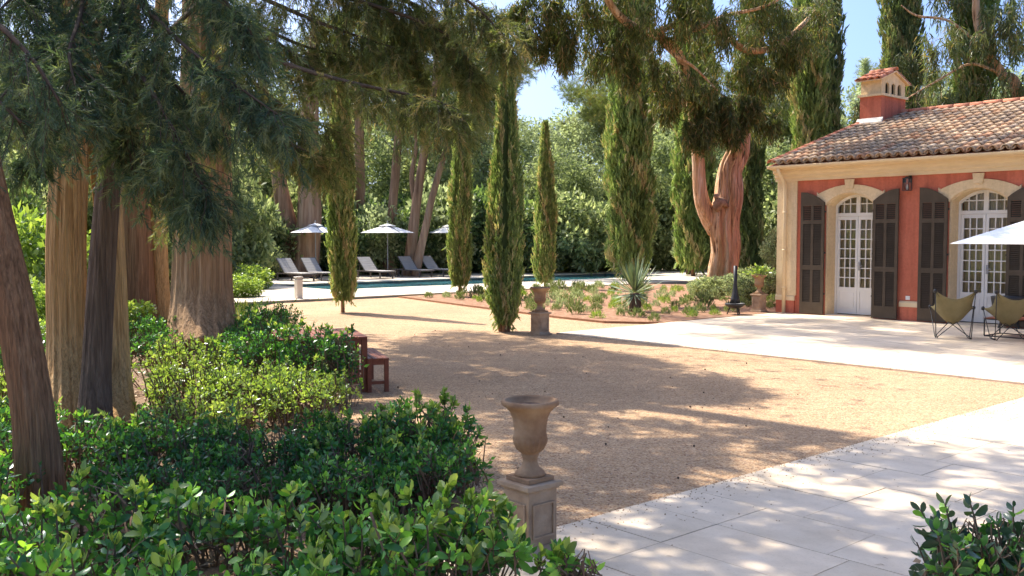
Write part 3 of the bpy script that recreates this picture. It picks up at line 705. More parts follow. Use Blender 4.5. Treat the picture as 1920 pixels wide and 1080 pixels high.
# chimney
ch = MB(); CHX, CHY = .06, HD / 2 - .47
ch.b2(CHX, CHX + .56, CHY - .62, CHY + .62, RZ - .6, 5.22); cbase = ch.build('chimney', M_RED, H)
MB().b2(CHX - .05, CHX + .61, CHY - .67, CHY + .67, 5.22, 5.28).build('chimney_ledge', M_CREAMTRIM, cbase)
def chim_top():
    # cream hood: solid sides along the front, three arched vents through each end
    z0, z1, za = 5.28, 5.62, 5.84; mb = MB(); x0, x1 = CHX + .01, CHX + .55; ya, yb = CHY - .60, CHY + .60
    mb.b2(x0, x1, ya, ya + .05, z0, z1); mb.b2(x0, x1, yb - .05, yb, z0, z1)
    for xa, xb in ((x0, x0 + .05), (x1 - .05, x1)):
        cs = [CHY - .31, CHY, CHY + .31]; hw = .095; ed = [ya + .0501]
        for c in cs: ed += [c - hw, c + hw]
        ed.append(yb - .0501)
        for k in range(0, len(ed), 2): mb.b2(xa, xb, ed[k], ed[k + 1], z0, z0 + .33)
        for c in cs:
            arc = [(c + hw * math.cos(PI * k / 8), z0 + .19 + hw * 1.05 * math.sin(PI * k / 8)) for k in range(9)]
            mb.prism(arc + [(c - hw, z0 + .33), (c + hw, z0 + .33)], 'x', xa, xb)
        mb.prism([(ya, z0 + .33), (yb, z0 + .33), (yb, z1), (CHY, za), (ya, z1)], 'x', xa, xb)
    mb.b2(x0 + .06, x1 - .06, ya + .06, yb - .06, z0 + .001, z0 + .02)
    return mb
ctop = chim_top().build('chimney_hood', M_CREAM, cbase)
MB().b2(CHX + .22, CHX + .34, CHY - .53, CHY + .53, 5.302, 5.66).build('flue', M_DARK, cbase)
cs_ = math.atan(.22 / .60); me_c = canal(.17, .15, .36, True, 7).mesh('chimney_tile', M_REDTILE, True)
sb = MB().prism([(CHY - .74, 5.585), (CHY, 5.855), (CHY + .74, 5.585), (CHY + .74, 5.61), (CHY, 5.88), (CHY - .74, 5.61)], 'x', CHX - .06, CHX + .62); sb.build('hood_slab', M_CREAMTRIM, cbase)
for sgn in (1, -1):
    for i in range(4):
        for j in range(2):
            o = place('chimney_tile', me_c, cbase)
            M = Matrix.Translation((CHX + .02 + i * .175, CHY - sgn * (.78 - j * .33), 5.605 + j * .125)) @ Matrix.Rotation(0 if sgn > 0 else PI, 4, 'Z') @ Matrix.Rotation(cs_ - .03, 4, 'X')
            o.matrix_local = M
for k in range(2):
    o = place('chimney_tile', me_c, cbase); o.matrix_local = Matrix.Translation((CHX + .30 + k * .34, CHY, 5.905)) @ Matrix.Rotation(PI / 2, 4, 'Z')

for k, y in enumerate((CHY - .66, )): MB().prism([(y - .06, RZ - (HD / 2 - y + .06) * PITCHR + .06), (y + .04, RZ - (HD / 2 - y) * PITCHR + .08), (y + .04, RZ - (HD / 2 - y) * PITCHR + .20), (y + .03, RZ - (HD / 2 - y) * PITCHR + .20), (y - .06, RZ - (HD / 2 - y + .06) * PITCHR + .10)], 'x', CHX - .06, CHX + .62).build('flashing', M_BOLLARD, cbase)

# ------------------------------------------------------------------ urns, furniture, small things
def urn_profile(): return [(.060, 0), (.085, .0), (.085, .012), (.078, .022), (.052, .045), (.041, .075), (.043, .10), (.050, .112), (.046, .12), (.052, .125), (.075, .145), (.090, .18), (.094, .205), (.092, .215), (.094, .22), (.090, .235), (.091, .27), (.098, .315), (.112, .352), (.135, .378), (.152, .388), (.160, .397), (.160, .413), (.155, .420), (.138, .420), (.133, .408), (.115, .375), (.06, .370), (.001, .372)]
def flute(a, z):
    if .135 < z < .212: return 1 + .055 * math.sin(a * 20) * min(1, (z - .13) / .03)
    return 1 + .004 * math.sin(a * 3 + z * 30)
def make_urn(label, p, rz, s=1.0, plant=False, sxy=1.0):
    t = thing('pedestal_urn', label, 'urn', p, rz, 'terracotta urns on square pedestals', (s * sxy, s * sxy, s))
    ped = MB(); h = .105
    ped.b2(-.135, .135, -.135, .135, 0, .035); ped.prism([(-.13, .036), (.13, .036), (.108, .065), (-.108, .065)], 'y', -.107, .107)
    pe = ped.build('pedestal', M_STONEPED, t, bevel=.004)
    MB().b2(-h, h, -h, h, .0655, .365).build('shaft', M_STONEPED, pe, bevel=.004)
    for k in range(4):        # raised moulding round the sunk panel of each face
        fr = MB()
        fr.b2(-.08, -.07, -.010, 0, .11, .30).b2(.07, .08, -.010, 0, .11, .30).b2(-.0699, .0699, -.010, 0, .11, .12).b2(-.0699, .0699, -.010, 0, .29, .30)
        o = fr.build('panel_moulding', M_STONEPED, pe); o.location = (math.sin(k * PI / 2) * (h - .0005), -math.cos(k * PI / 2) * (h - .0005), 0); o.rotation_euler = (0, 0, k * PI / 2)
    cp = MB(); cp.b2(-.115, .115, -.115, .115, .3655, .378).b2(-.132, .132, -.132, .132, .3785, .408); cp.build('cap', M_STONEPED, pe, bevel=.005)
    MB().b2(-.095, .095, -.095, .095, .4085, .435).build('foot_block', M_CLAY, t, bevel=.004)
    u = MB().lathe([(r, z) for r, z in urn_profile()], 72, flute, (0, 0, .4355)).build('urn_bowl', M_CLAY, t, True)
    MB().lathe([(.112, 0), (.09, .008), (.05, .012), (.002, .010)], 20, lambda a, z: 1 + .03 * math.sin(a * 5), (0, 0, .815)).build('soil', M_POTSOIL, t, True)
    return t
make_urn('weathered terracotta urn with empty soil-filled bowl standing between hedge and stone walk', (.10, 5.25, 0), ROT)
make_urn('pale weathered urn on the corner of the house terrace beside a cypress', (.50, 17.10, .0), ROT, 1.0, sxy=1.12)
u3 = make_urn('weathered urn holding a leafy green plant against the house corner', (*wld(-12.75, 18.85)[:2], .028), ROT, 1.0, sxy=1.12)
pp = R.normal(size=(160, 3)) * np.array([.09, .09, .05]) + np.array([0, 0, .93]); dd = pp - np.array([0, 0, .86]) + R.normal(size=(160, 3)) * .05
place('plant_leaves', leaves('plant_leaves', T_LEAF, pp, dd, R.uniform(.06, .11, 160), L_HEDGELT), u3)
# low wooden table and bench
BX = math.atan2(.95, -.31) - PI / 2
tb = thing('garden_table', 'low red brown slatted wooden table with upright slats at its end beside the hedge', 'table', g(662, 737), BX)
tw, tl, th_ = .98, 1.10, .63
x1 = .17; x0 = x1 - tw
for k in range(9): a = x0 + k * tw / 9; MB().b2(a + .004, a + tw / 9 - .004, 0, tl, th_ - .022, th_).build('top_slat', M_TEAK, tb, bevel=.003)
for (x, y) in ((x0 + .03, .04), (x1 - .035, .04), (x0 + .03, tl - .05), (x1 - .035, tl - .05)): MB().b2(x - .032, x + .032, y - .032, y + .032, 0, th_ - .0225).build('leg', M_TEAK, tb, bevel=.003)
MB().b2(x0 + .062, x1 - .068, .015, .04, th_ - .09, th_ - .023).b2(x0 + .062, x1 - .068, tl - .06, tl - .035, th_ - .09, th_ - .023).b2(x1 - .05, x1 - .025, .073, tl - .083, th_ - .09, th_ - .023).build('apron', M_TEAK, tb)
MB().b2(x0 + .062, x1 - .068, .02, .05, .10, .155).b2(x1 - .055, x1 - .025, .073, tl - .083, .10, .155).build('rail', M_TEAK, tb)
for k in range(7): a = x1 - .125 - k * .085; MB().b2(a - .03, a + .03, .024, .046, .1555, th_ - .0905).build('upright_slat', M_TEAK, tb)
be = thing('garden_bench', 'small red brown slatted wooden bench tucked against the low table', 'bench', g(705, 736), BX)
bw, bl, bh = .25, 1.05, .385
for k in range(4): a = -bw / 2 + .03 + k * bw / 4; MB().b2(a + .003, a + bw / 4 - .003, 0, bl, bh - .02, bh).build('seat_slat', M_TEAK, be, bevel=.003)
for (x, y) in ((-bw / 2 + .055, .03), (bw / 2, .03), (-bw / 2 + .055, bl - .03), (bw / 2, bl - .03)): MB().b2(x - .024, x + .024, y - .024, y + .024, 0, bh - .0205).build('leg', M_TEAK, be, bevel=.003)
MB().b2(-bw / 2 + .08, bw / 2 - .025, .015, .04, bh - .075, bh - .021).b2(-bw / 2 + .08, bw / 2 - .025, bl - .04, bl - .015, bh - .075, bh - .021).build('apron', M_TEAK, be)
MB().b2(-bw / 2 + .08, bw / 2 - .025, .018, .04, .09, .125).b2(-bw / 2 + .08, bw / 2 - .025, bl - .04, bl - .018, .09, .125).build('stretcher', M_TEAK, be)
# butterfly chairs
def butterfly(label, p, rz):
    t = thing('butterfly_chair', label, 'chair', p, rz, 'olive butterfly chairs on the terrace', .91)
    # four upper corners: two tall back wings, two low front wings; crossing rods down to four feet
    BLp, BRp = Vector((-.34, .36, .90)), Vector((.34, .36, .90)); FL, FR = Vector((-.38, -.34, .56)), Vector((.38, -.34, .56))
    def rod(a, foot1, b): return [a, a.lerp(foot1, .5), foot1]
    r = .008
    loops = [(BLp, Vector((.26, -.22, 0)), Vector((.28, .26, 0)), FL), (BRp, Vector((-.26, -.22, 0)), Vector((-.28, .26, 0)), FR)]
    fr = MB()
    for top, f1, f2, fr_c in loops:
        fr.tube([top, top.lerp(f1, .6), f1 + Vector((0, 0, .03)), f1 + Vector((0, .03, r)), f2 + Vector((0, -.03, r)), f2 + Vector((0, 0, .03)), f2.lerp(fr_c, .5), fr_c], r, 6)
    # side hoops that carry the corners
    fr.tube([BLp, BLp.lerp(Vector((-.30, .18, .02)), .55), Vector((-.30, .18, r)), Vector((-.30, -.12, r)), FL], r, 6)
    fr.tube([BRp, BRp.lerp(Vector((.30, .18, .02)), .55), Vector((.30, .18, r)), Vector((.30, -.12, r)), FR], r, 6)
    fr.build('frame', M_IRON, t, True)
    n = 14; vs = []; fs = []
    for i in range(n + 1):
        for j in range(n + 1):
            a, b = i / n, j / n       # a across, b front to back
            f = FL.lerp(FR, a); k = BLp.lerp(BRp, a); q = f.lerp(k, b)
            sag = math.sin(PI * a) * (.28 + .10 * (1 - b)) * (.55 + .45 * math.sin(PI * min(1, b * 1.05)))
            q.z -= sag + .10 * math.sin(PI * b) ; q.y += math.sin(PI * a) * (.05 if b > .5 else -.02)
            pin = math.sin(PI * b) * .12; q.x *= 1 - pin
            q.y -= math.sin(PI * a) * .10 * (b - .5) * 2
            vs.append(q)
    for i in range(n):
        for j in range(n): o = i * (n + 1) + j; fs.append((o, o + 1, o + n + 2, o + n + 1))
    sl = MB().add(vs, fs).build('canvas_sling', M_CANVAS, t, True)
    sm = sl.modifiers.new('thick', 'SOLIDIFY'); sm.thickness = .006
    for cpt in (BLp, BRp, FL, FR): MB().lathe([(.001, -.05), (.03, -.035), (.034, 0), (.02, .025), (.001, .03)], 10, c=tuple(cpt)).build('corner_pocket', M_IRON, sl, True)
    return t
butterfly('olive canvas butterfly chair standing clear on the terrace, its back to the gravel', np.append(g(1786, 636)[:2], .027), PI - .35)
butterfly('olive canvas butterfly chair beside the low black table', np.append(g(1893, 640)[:2], .027), PI - .20)
lt = thing('low_table', 'low black metal framed table between the terrace chairs', 'table', np.append(g(1905, 634)[:2], .027), ROT, None)
q = MB()
for z in (.008, .30):
    q.bar((-.40, -.33, z), (.40, -.33, z), .018); q.bar((-.40, .33, z), (.40, .33, z), .018); q.bar((-.40, -.321, z), (-.40, .321, z), .018); q.bar((.40, -.321, z), (.40, .321, z), .018)
q.build('frame', M_IRON, lt)
for sx in (-1, 1):
    for sy in (-1, 1): MB().bar((sx * .40, sy * .33, .017), (sx * .40, sy * .33, .291), .018).build('leg', M_IRON, lt)
MB().b2(-.41, .41, -.34, .34, .3095, .322).build('table_top', M_TEAK, lt)
ac = thing('armchair', 'dark grey shell armchair behind the low terrace table', 'chair', np.append(g(1893, 617)[:2], .027), PI - .6)
sh = MB(); vs = []; fs = []
for i in range(15):
    for j in range(8):
        a = -2.35 + 4.7 * i / 14; z = .20 + .42 * j / 7 * (1 - .38 * (abs(a) / 2.35) ** 3); r_ = .28 + .06 * j / 7
        vs.append((r_ * math.sin(a), r_ * math.cos(a), z))
for i in range(14):
    for j in range(7): o = i * 8 + j; fs.append((o, o + 8, o + 9, o + 1))
so = sh.add(vs, fs).build('back_shell', M_IRON, ac, True); so.modifiers.new('t', 'SOLIDIFY').thickness = .03
MB().lathe([(.24, .20), (.27, .22), (.27, .29), (.24, .32), (.01, .325)], 20).build('seat', M_IRON, ac, True)
for k in range(4): a = PI / 4 + k * PI / 2; MB().bar((.15 * math.cos(a), .15 * math.sin(a), .205), (.25 * math.cos(a), .25 * math.sin(a), 0), .022).build('leg', M_IRON, ac)
# parasols
def parasol(label, p, rz, side=1.35, eave=1.98, rise=.42, group=None, val=.16, polez=0.0):
    t = thing('parasol', label, 'parasol', p, rz, group)
    n = 4; N = 10; mb = MB(); vs = []; fs = []
    def pt(u, v):
        m = max(abs(u), abs(v)); a = math.atan2(v, u)
        edge = 1 - (1 - m) ** 1.15; d = abs(math.sin(2 * a))
        z = eave + rise * (1 - m) - .06 * math.sin(PI * m) * (1 - d) - (0)
        return (u * side, v * side, z)
    for i in range(2 * N + 1):
        for j in range(2 * N + 1): vs.append(pt((i - N) / N, (j - N) / N))
    for i in range(2 * N):
        for j in range(2 * N): o = i * (2 * N + 1) + j; fs.append((o, o + 2 * N + 1, o + 2 * N + 2, o + 1))
    cn = mb.add(vs, fs).build('canopy', M_PARASOL, t); cn.modifiers.new('t', 'SOLIDIFY').thickness = .006
    vb = MB()
    for k in range(4):
        a = k * PI / 2; ca, sa = math.cos(a), math.sin(a)
        pts = [(side, -side, eave), (side, side, eave), (side, side, eave - val), (side, -side, eave - val)]
        if val > 0: vb.add([(x * ca - y * sa, x * sa + y * ca, z) for x, y, z in pts], [(0, 1, 2, 3)])
    if val > 0: v_ = vb.build('valance', M_PARASOL, cn); v_.modifiers.new('t', 'SOLIDIFY').thickness = .004
    vt = MB(); vt.add([(sx * .26, sy * .26, eave + rise * .80) for sx, sy in ((-1, -1), (1, -1), (1, 1), (-1, 1))] + [(0, 0, eave + rise + .035)], [(0, 1, 4), (1, 2, 4), (2, 3, 4), (3, 0, 4)]); vt.build('vent_cap', M_PARASOL, cn)
    MB().tube([(0, 0, .06), (0, 0, eave + rise + .0)], .022, 10).lathe([(.012, 0), (.03, .04), (.012, .09)], 8, c=(0, 0, eave + rise + .06)).build('pole', M_STEEL, t)
    MB().lathe([(.26, 0), (.26, .045), (.06, .06), (.04, .16), (.03, .16)], 18).build('base', M_IRON, t)
    for k in range(8):
        a = k * PI / 4; L_ = side * (1 if k % 2 == 0 else 1.41) * .97
        MB().bar((.03 * math.cos(a), .03 * math.sin(a), eave + rise - .03), (L_ * math.cos(a), L_ * math.sin(a), eave - .005), .016).build('rib', M_STEEL, t)
    return t
# terrace parasol: its front corner shows at the right edge of the view
pp_ = at(1938, 462, 14.6)
parasol('large white square parasol shading the chairs on the terrace', (pp_[0] + .25, 14.6, .027), ROT, 1.05, 1.62, .47, None, 0.0)
# loungers and pool parasols
def lounger_proto():
    t = thing('sun_lounger', 'grey sun lounger with raised back facing the pool', 'sun lounger', (0, 0, 0), 0, 'grey sun loungers along the pool')
    w = .33; hz = .30; ba = math.radians(43); bl = .78
    MB().b2(-w, -w + .04, -1.25, .62, hz - .04, hz).b2(w - .04, w, -1.25, .62, hz - .04, hz).b2(-w + .0401, w - .0401, -1.25, -1.21, hz - .04, hz).b2(-w + .0401, w - .0401, .58, .62, hz - .04, hz).build('frame', M_ALU, t)
    for x in (-w + .02, w - .02):
        for y in (-1.05, .50): MB().b2(x - .019, x + .019, y - .03, y + .03, 0, hz - .0405).build('leg', M_ALU, t)
    MB().b2(-w + .005, w - .005, -1.24, 0.0, hz + .001, hz + .018).build('seat_panel', M_LOUNGE, t)
    bk = MB(); M = Matrix.Translation((0, 0, hz + .012)) @ Matrix.Rotation(ba, 4, 'X')
    q = MB()
    for k in range(6): q.b2(-w + .03, w - .03, k * bl / 6 + .004, (k + 1) * bl / 6 - .004, -.008, .012)
    q.v = [tuple(M @ Vector(v)) for v in q.v]; b = q.build('backrest', M_LOUNGE, t)
    e = MB().b2(-w, -w + .03, 0, bl + .01, -.02, .012).b2(w - .03, w, 0, bl + .01, -.02, .012).b2(-w + .0301, w - .0301, bl - .002, bl + .02, -.02, .012)
    e.v = [tuple(M @ Vector(v)) for v in e.v]; e.build('back_frame', M_ALU, b)
    MB().bar((-w + .1, .52, hz - .02), (-w + .1, .44, hz + .40), .018).bar((w - .1, .52, hz - .02), (w - .1, .44, hz + .40), .018).build('back_strut', M_ALU, t)
    return t
lp = lounger_proto(); first = True
def lv(px):     # place-axis position along the pool for a picture column at lounger line
    d = ray(px, 530); A = np.array([[VA[0], -d[0]], [VA[1], -d[1]]]); k, t = np.linalg.solve(A, -np.array(wld(-33.6, 0)[:2])); return k
for i, px in enumerate((541, 585, 690, 765, 806)):
    o = lp if i == 0 else copy_tree(lp)
    v = lv(px); p = wld(-33.35, v, .064); o.location = p; o.rotation_euler = (0, 0, ROT - PI / 2 + PI + [.06, -.02, .03, -.03, .04][i])
for i, (px, Y, lb) in enumerate(((592, 39.4, 'white parasol behind the first pair of loungers, in front of the twin trunk'), (727, 41.0, 'white parasol in shade over the lounger between two slim cypresses'), (842, 43.2, 'white parasol half hidden behind a slim cypress by the pool'))):
    x = (px - 960) / 1800 * Y * 1.0
    parasol(lb, (x, Y, .064), [.5, .9, .35][i], .83, 1.86, .36, 'white parasols by the pool', .0)
# side table near loungers and bollard
st = thing('side_table', 'small dark square side table between two loungers', 'side table', wld(-33.2, lv(733), .064), ROT)
MB().b2(-.2, .2, -.2, .2, .32, .35).build('table_top', M_ALU, st)
for sx in (-1, 1):
    for sy in (-1, 1): MB().b2(sx * .17 - .015, sx * .17 + .015, sy * .17 - .015, sy * .17 + .015, 0, .3195).build('leg', M_ALU, st)
bo = thing('bollard_light', 'pale square bollard light on the pool deck edge', 'bollard', np.append(g(560, 564)[:2], .064), ROT)
MB().b2(-.085, .085, -.085, .085, 0, .52).build('post', M_BOLLARD, bo, bevel=.006); MB().b2(-.075, .075, -.075, .075, .5205, .56).build('lamp_slot', M_STEEL, bo); MB().b2(-.095, .095, -.095, .095, .5605, .60).build('cap', M_BOLLARD, bo, bevel=.006)
# outdoor stove
fs_ = thing('garden_stove', 'black iron garden stove with tall flue standing on three legs', 'stove', np.append(g(1378, 592)[:2], .03), .3)
MB().lathe([(.05, .13), (.15, .16), (.215, .21), (.225, .25), (.205, .25), (.19, .22), (.02, .19)], 20).build('fire_bowl', M_IRON, fs_, True)
MB().lathe([(.12, .255), (.095, .36), (.065, .48), (.05, .60), (.042, .68), (.042, 1.08), (.034, 1.08)], 18).build('flue', M_IRON, fs_, True)
for k in range(3): a = k * 2 * PI / 3 + .4; MB().bar((.11 * math.cos(a), .11 * math.sin(a), .17), (.17 * math.cos(a), .17 * math.sin(a), 0), .022).build('leg', M_IRON, fs_)
for k in range(3): a = k * 2 * PI / 3; MB().bar((.17 * math.cos(a), .17 * math.sin(a), .245), (.165 * math.cos(a), .165 * math.sin(a), .30), .015).build('bracket', M_IRON, fs_)
# fallen cones on the gravel
me_cone = MB().lathe([(.002, .002), (.011, .006), (.016, .015), (.011, .024), (.002, .03)], 7, lambda a, z: 1 + .1 * math.sin(a * 5 + z * 300)).mesh('cone', M_TWIG)
r_ = random.Random(21)
for k in range(30):
    px, py = r_.uniform(690, 1500), r_.uniform(640, 900)
    p = g(px, py, .0)
    if loc(p)[0] > -4.3 or loc(p)[1] > 11.9: continue
    o = place('fallen_cone', me_cone, None, p, r_.uniform(0, 6), r_.uniform(.45, .8)); tag(o, 'small dark cone fallen on the tan gravel', 'cone', 'fallen cones on the gravel')

# ------------------------------------------------------------------ trees: trunks
def spline(pts, n):
    P = np.array(pts, float); t = np.linspace(0, len(P) - 1, n); out = []
    for x in t:
        i = min(int(x), len(P) - 2); f = x - i; p0 = P[max(i - 1, 0)]; p1 = P[i]; p2 = P[i + 1]; p3 = P[min(i + 2, len(P) - 1)]
        out.append(.5 * ((2 * p1) + (-p0 + p2) * f + (2 * p0 - 5 * p1 + 4 * p2 - p3) * f * f + (-p0 + 3 * p1 - 3 * p2 + p3) * f ** 3))
    return np.array(out)
def trunk(name, pts, rads, mat, parent, n=24, seg=40, rough=.05, ribs=9, flare=0.0, seed=0):
    P = spline(pts, seg); rr = np.interp(np.linspace(0, 1, seg), np.linspace(0, 1, len(rads)), rads)
    r0 = random.Random(seed); ph = [r0.uniform(0, 6.28) for _ in range(6)]
    z0 = P[0][2]
    def wob(a, i, p):
        h = p.z - z0
        w = 1 + rough * (.5 * math.sin(ribs * a + ph[0] + .7 * math.sin(h * .8 + ph[1])) + .35 * math.sin((ribs * 2 + 1) * a + ph[2] + h * .6) + .5 * math.sin(2 * a + ph[3] + h * .5) + .3 * math.sin(h * 3 + 3 * a + ph[4]))
        if n >= 40: w += rough * .45 * (math.sin(17 * a + ph[1] + 1.3 * math.sin(h * 1.1 + ph[2])) * .6 + math.sin(29 * a + ph[4] + 1.7 * math.sin(h * 1.9)) * .45 + math.sin(41 * a + ph[0] - 1.1 * math.sin(h * 2.7 + ph[3])) * .35)
        if flare: w *= 1 + flare * math.exp(-h * 2.6) * (1 + .35 * math.sin(5 * a + ph[5]))
        return w
    return MB().tube(P, rr, n, True, wob).build(name, mat, parent, True)
def V(px, py, Y): return at(px, py, Y)
def ground_under(p): return np.array([p[0], p[1], -.05])
def extend(pts, top, n=2):
    a = pts[-1]; return pts + [a + (np.array(top) - a) * (k + 1) / n for k in range(n)]

# feathery sprays along drooping limbs
def limb_sprays(paths, per=2.2, blen=(.3, .75), droop=.55, size=(.13, .24), seg=6, start=.12):
    pos, d, twigs = [], [], []
    for path in paths:
        P = spline(path, 40); L = np.linalg.norm(np.diff(P, axis=0), axis=1).sum(); nb = int(L * 20 * per / 2)
        for _ in range(nb):
            t = R.uniform(start, 1) ** .85; x = t * 39; i = min(int(x), 38); p = P[i] + (P[i + 1] - P[i]) * (x - i); T = unit((P[i + 1] - P[i])[None])[0]
            lat = unit((np.cross(T, [0, 0, 1]) * R.choice([-1, 1]) + R.normal(size=3) * .45)[None])[0]
            dr = unit((lat * R.uniform(.3, .9) + T * R.uniform(.25, .8) + np.array([0, 0, -R.uniform(.0, droop * 1.4)]))[None])[0]
            bl = R.uniform(*blen) * (1.15 - .5 * t); q = p.copy(); tw = [q.copy()]
            for k in range(seg):
                dr = unit((dr + np.array([0, 0, -droop * .22]) + R.normal(size=3) * .10)[None])[0]
                q = q + dr * bl / seg; tw.append(q.copy())
                for _2 in range(2):
                    sd = unit((dr + R.normal(size=3) * .55 + np.array([0, 0, -.30]))[None])[0]; pos.append(q - dr * R.uniform(0, bl / seg)); d.append(sd)
            twigs.append(tw)
    return np.array(pos), np.array(d), twigs
def twig_mesh(name, twigs, mat, parent, r=.0045):
    mb = MB(); vs = []; fs = []
    for tw in twigs:
        o = len(vs); m = len(tw)
        for k, p in enumerate(tw):
            rr = r * (1 - .7 * k / m)
            for a in (0, 2.1, 4.2): vs.append((p[0] + rr * math.cos(a), p[1] + rr * math.sin(a), p[2] + rr * .5 * math.sin(a + 1)))
        for k in range(m - 1):
            for a in range(3): fs.append((o + k * 3 + a, o + k * 3 + (a + 1) % 3, o + k * 3 + 3 + (a + 1) % 3, o + k * 3 + 3 + a))
    me = bpy.data.meshes.new(name); me.from_pydata(vs, [], fs); me.materials.append(mat); return stuff(place(name, me, parent))
def clump_leaves(centers, radii, n, flat=.75, shell=.45):
    """n leaves round each centre; returns positions and outward directions"""
    c = np.repeat(np.array(centers), n, axis=0); r = np.repeat(np.array(radii), n)
    u = rdir(len(c)); u[:, 2] *= flat; k = shell + (1 - shell) * R.random(len(c)) ** .6
    return c + u * (r * k)[:, None], u
def ellipsoid_centers(n, c, rad, shell=.35):
    u = rdir(n); k = shell + (1 - shell) * R.random(n) ** .5
    return np.array(c) + u * np.array(rad) * k[:, None]
def upper_crown(blobs, parent, mat, leaf=.22, per=70, cr=.55):
    """tall crown above the picture: leafy clumps placed for their shade; gaps cut to let sun patches through"""
    pos = []
    for c, rad, n in blobs:
        n = int(n * .62); cc = ellipsoid_centers(n, c, rad, .2); p, u = clump_leaves(cc, R.uniform(cr * .6, cr * 1.3, n), per, .6, .2); pos.append(p)
    pos = np.concatenate(pos); pos = pos[shade_cut(pos) & hole_cut(pos)]
    d = R.normal(size=pos.shape) + np.array([0, 0, -.5])
    return stuff(place('crown', leaves('crown', T_CYP, pos, d, R.uniform(leaf * .8, leaf * 1.5, len(pos)), mat), parent))

def conifer(name, label, base, stems, limbs, blobs, leafm, twigm=M_TWIG, group=None, per=2.2, size=(.13, .24), blen=(.3, .75), limb_r=.024, limb_mat=None, droop=.55):
    t = thing(name, label, 'tree', base, 0, group)
    inv = -np.array(base, float)
    for k, (pts, rads, mat, kw) in enumerate(stems):
        trunk('trunk', [np.array(p) + inv for p in pts], rads, mat, t, seed=k + len(label), **kw)
    if limbs:
        paths = [[np.array(p) + inv for p in L_] for L_ in limbs]
        pos, d, tw = limb_sprays(paths, per, blen, droop, size)
        stuff(place('drooping_foliage', leaves('drooping_foliage', T_CON, pos, d, R.uniform(*size, len(pos)), leafm), t))
        twig_mesh('twigs', tw, twigm, t)
        for path in paths:
            P = spline(path, 18); MB().tube(P, np.linspace(limb_r, .006, 18), 7).build('limb', limb_mat or twigm, t, True)
    if blobs:
        pos = None
        bb = [(np.array(c) , rad, n) for c, rad, n in blobs]
        o = upper_crown(bb, t, leafm); o.location = tuple(inv)
    return t

# leaning dark trunk at the far left
b1 = np.append(g(78, 950)[:2], -.05)
s1 = [b1, V(66, 800, 6.05), V(32, 600, 6.05), V(-2, 450, 6.1), V(-45, 250, 6.2), V(-90, 0, 6.3), np.array([-4.4, 6.6, 5.0]), np.array([-4.6, 7.0, 9.0])]
conifer('leaning_cypress', 'leaning tree with dark reddish trunk rising out of the hedge', b1,
        [(s1, [.15, .115, .11, .108, .105, .10, .09, .05], M_BARK_RED, dict(n=96, seg=64, rough=.07, ribs=9, flare=.25))],
        [[V(-60, 120, 6.2), V(-20, 170, 5.8), V(40, 230, 5.6)], [V(-90, -20, 6.3), V(-10, 40, 5.9), V(60, 110, 5.7), V(110, 190, 5.6)]],
        [((-4.4, 7.2, 7.6), (1.5, 1.5, 2.0), 26)], L_CONIFER, per=1.5, size=(.10, .18))
# many-stemmed tree with fibrous tan bark
b2 = np.append(g(165, 800)[:2], -.05)
sA = [np.append(g(132, 808)[:2], -.05), V(126, 650, 8.9), V(124, 450, 8.9), V(132, 250, 8.95), V(128, 60, 9.0), np.array([-4.2, 9.0, 6.5]), np.array([-4.5, 9.3, 11.5])]
sB = [np.append(g(176, 816)[:2], -.05), V(180, 700, 8.5), V(192, 500, 8.55), V(204, 330, 8.6), V(214, 160, 8.7), V(240, -80, 8.9), np.array([-3.2, 9.1, 7.5])]
sCc = [np.append(g(214, 800)[:2], -.05), V(214, 700, 9.05), V(206, 450, 9.1), V(188, 250, 9.1), V(170, 60, 9.2), np.array([-3.8, 9.5, 6.5]), np.array([-3.6, 9.8, 11])]
t2limbs = [
    [V(170, -40, 8.8), V(110, 60, 8.0), V(40, 140, 7.2), V(-40, 230, 6.6)],
    [V(175, 10, 8.8), V(230, 90, 8.0), V(290, 180, 7.4), V(345, 280, 7.0), V(390, 370, 6.9)],
    [V(175, -80, 8.8), V(260, 0, 8.0), V(340, 80, 7.4), V(430, 150, 7.0), V(520, 215, 6.8)],
    [V(160, 70, 8.8), V(120, 140, 8.0), V(90, 210, 7.5), V(60, 290, 7.2)],
    [V(180, 50, 8.8), V(215, 140, 8.2), V(235, 230, 7.9), V(248, 320, 7.7)],
    [V(165, -120, 8.8), V(60, -40, 8.0), V(-20, 40, 7.2)],
    [V(175, -150, 8.8), V(300, -90, 8.0), V(400, -20, 7.5), V(470, 60, 7.2)],
    [V(170, -60, 8.8), V(150, 30, 7.8), V(130, 100, 7.2), V(150, 190, 6.9)],
    [V(175, 20, 8.8), V(270, 90, 8.2), V(330, 160, 7.9), V(420, 240, 7.7)],
    [V(170, -200, 8.8), V(60, -120, 8.0), V(-60, -30, 7.4)],
    [V(170, -170, 8.8), V(200, -70, 8.2), V(235, 20, 7.9)],
    [V(170, -190, 8.8), V(100, -100, 8.2), V(60, 0, 7.9), V(20, 80, 7.8)],
    [V(180, 100, 8.8), V(260, 190, 8.3), V(300, 280, 8.1), V(325, 370, 8.0)],
]
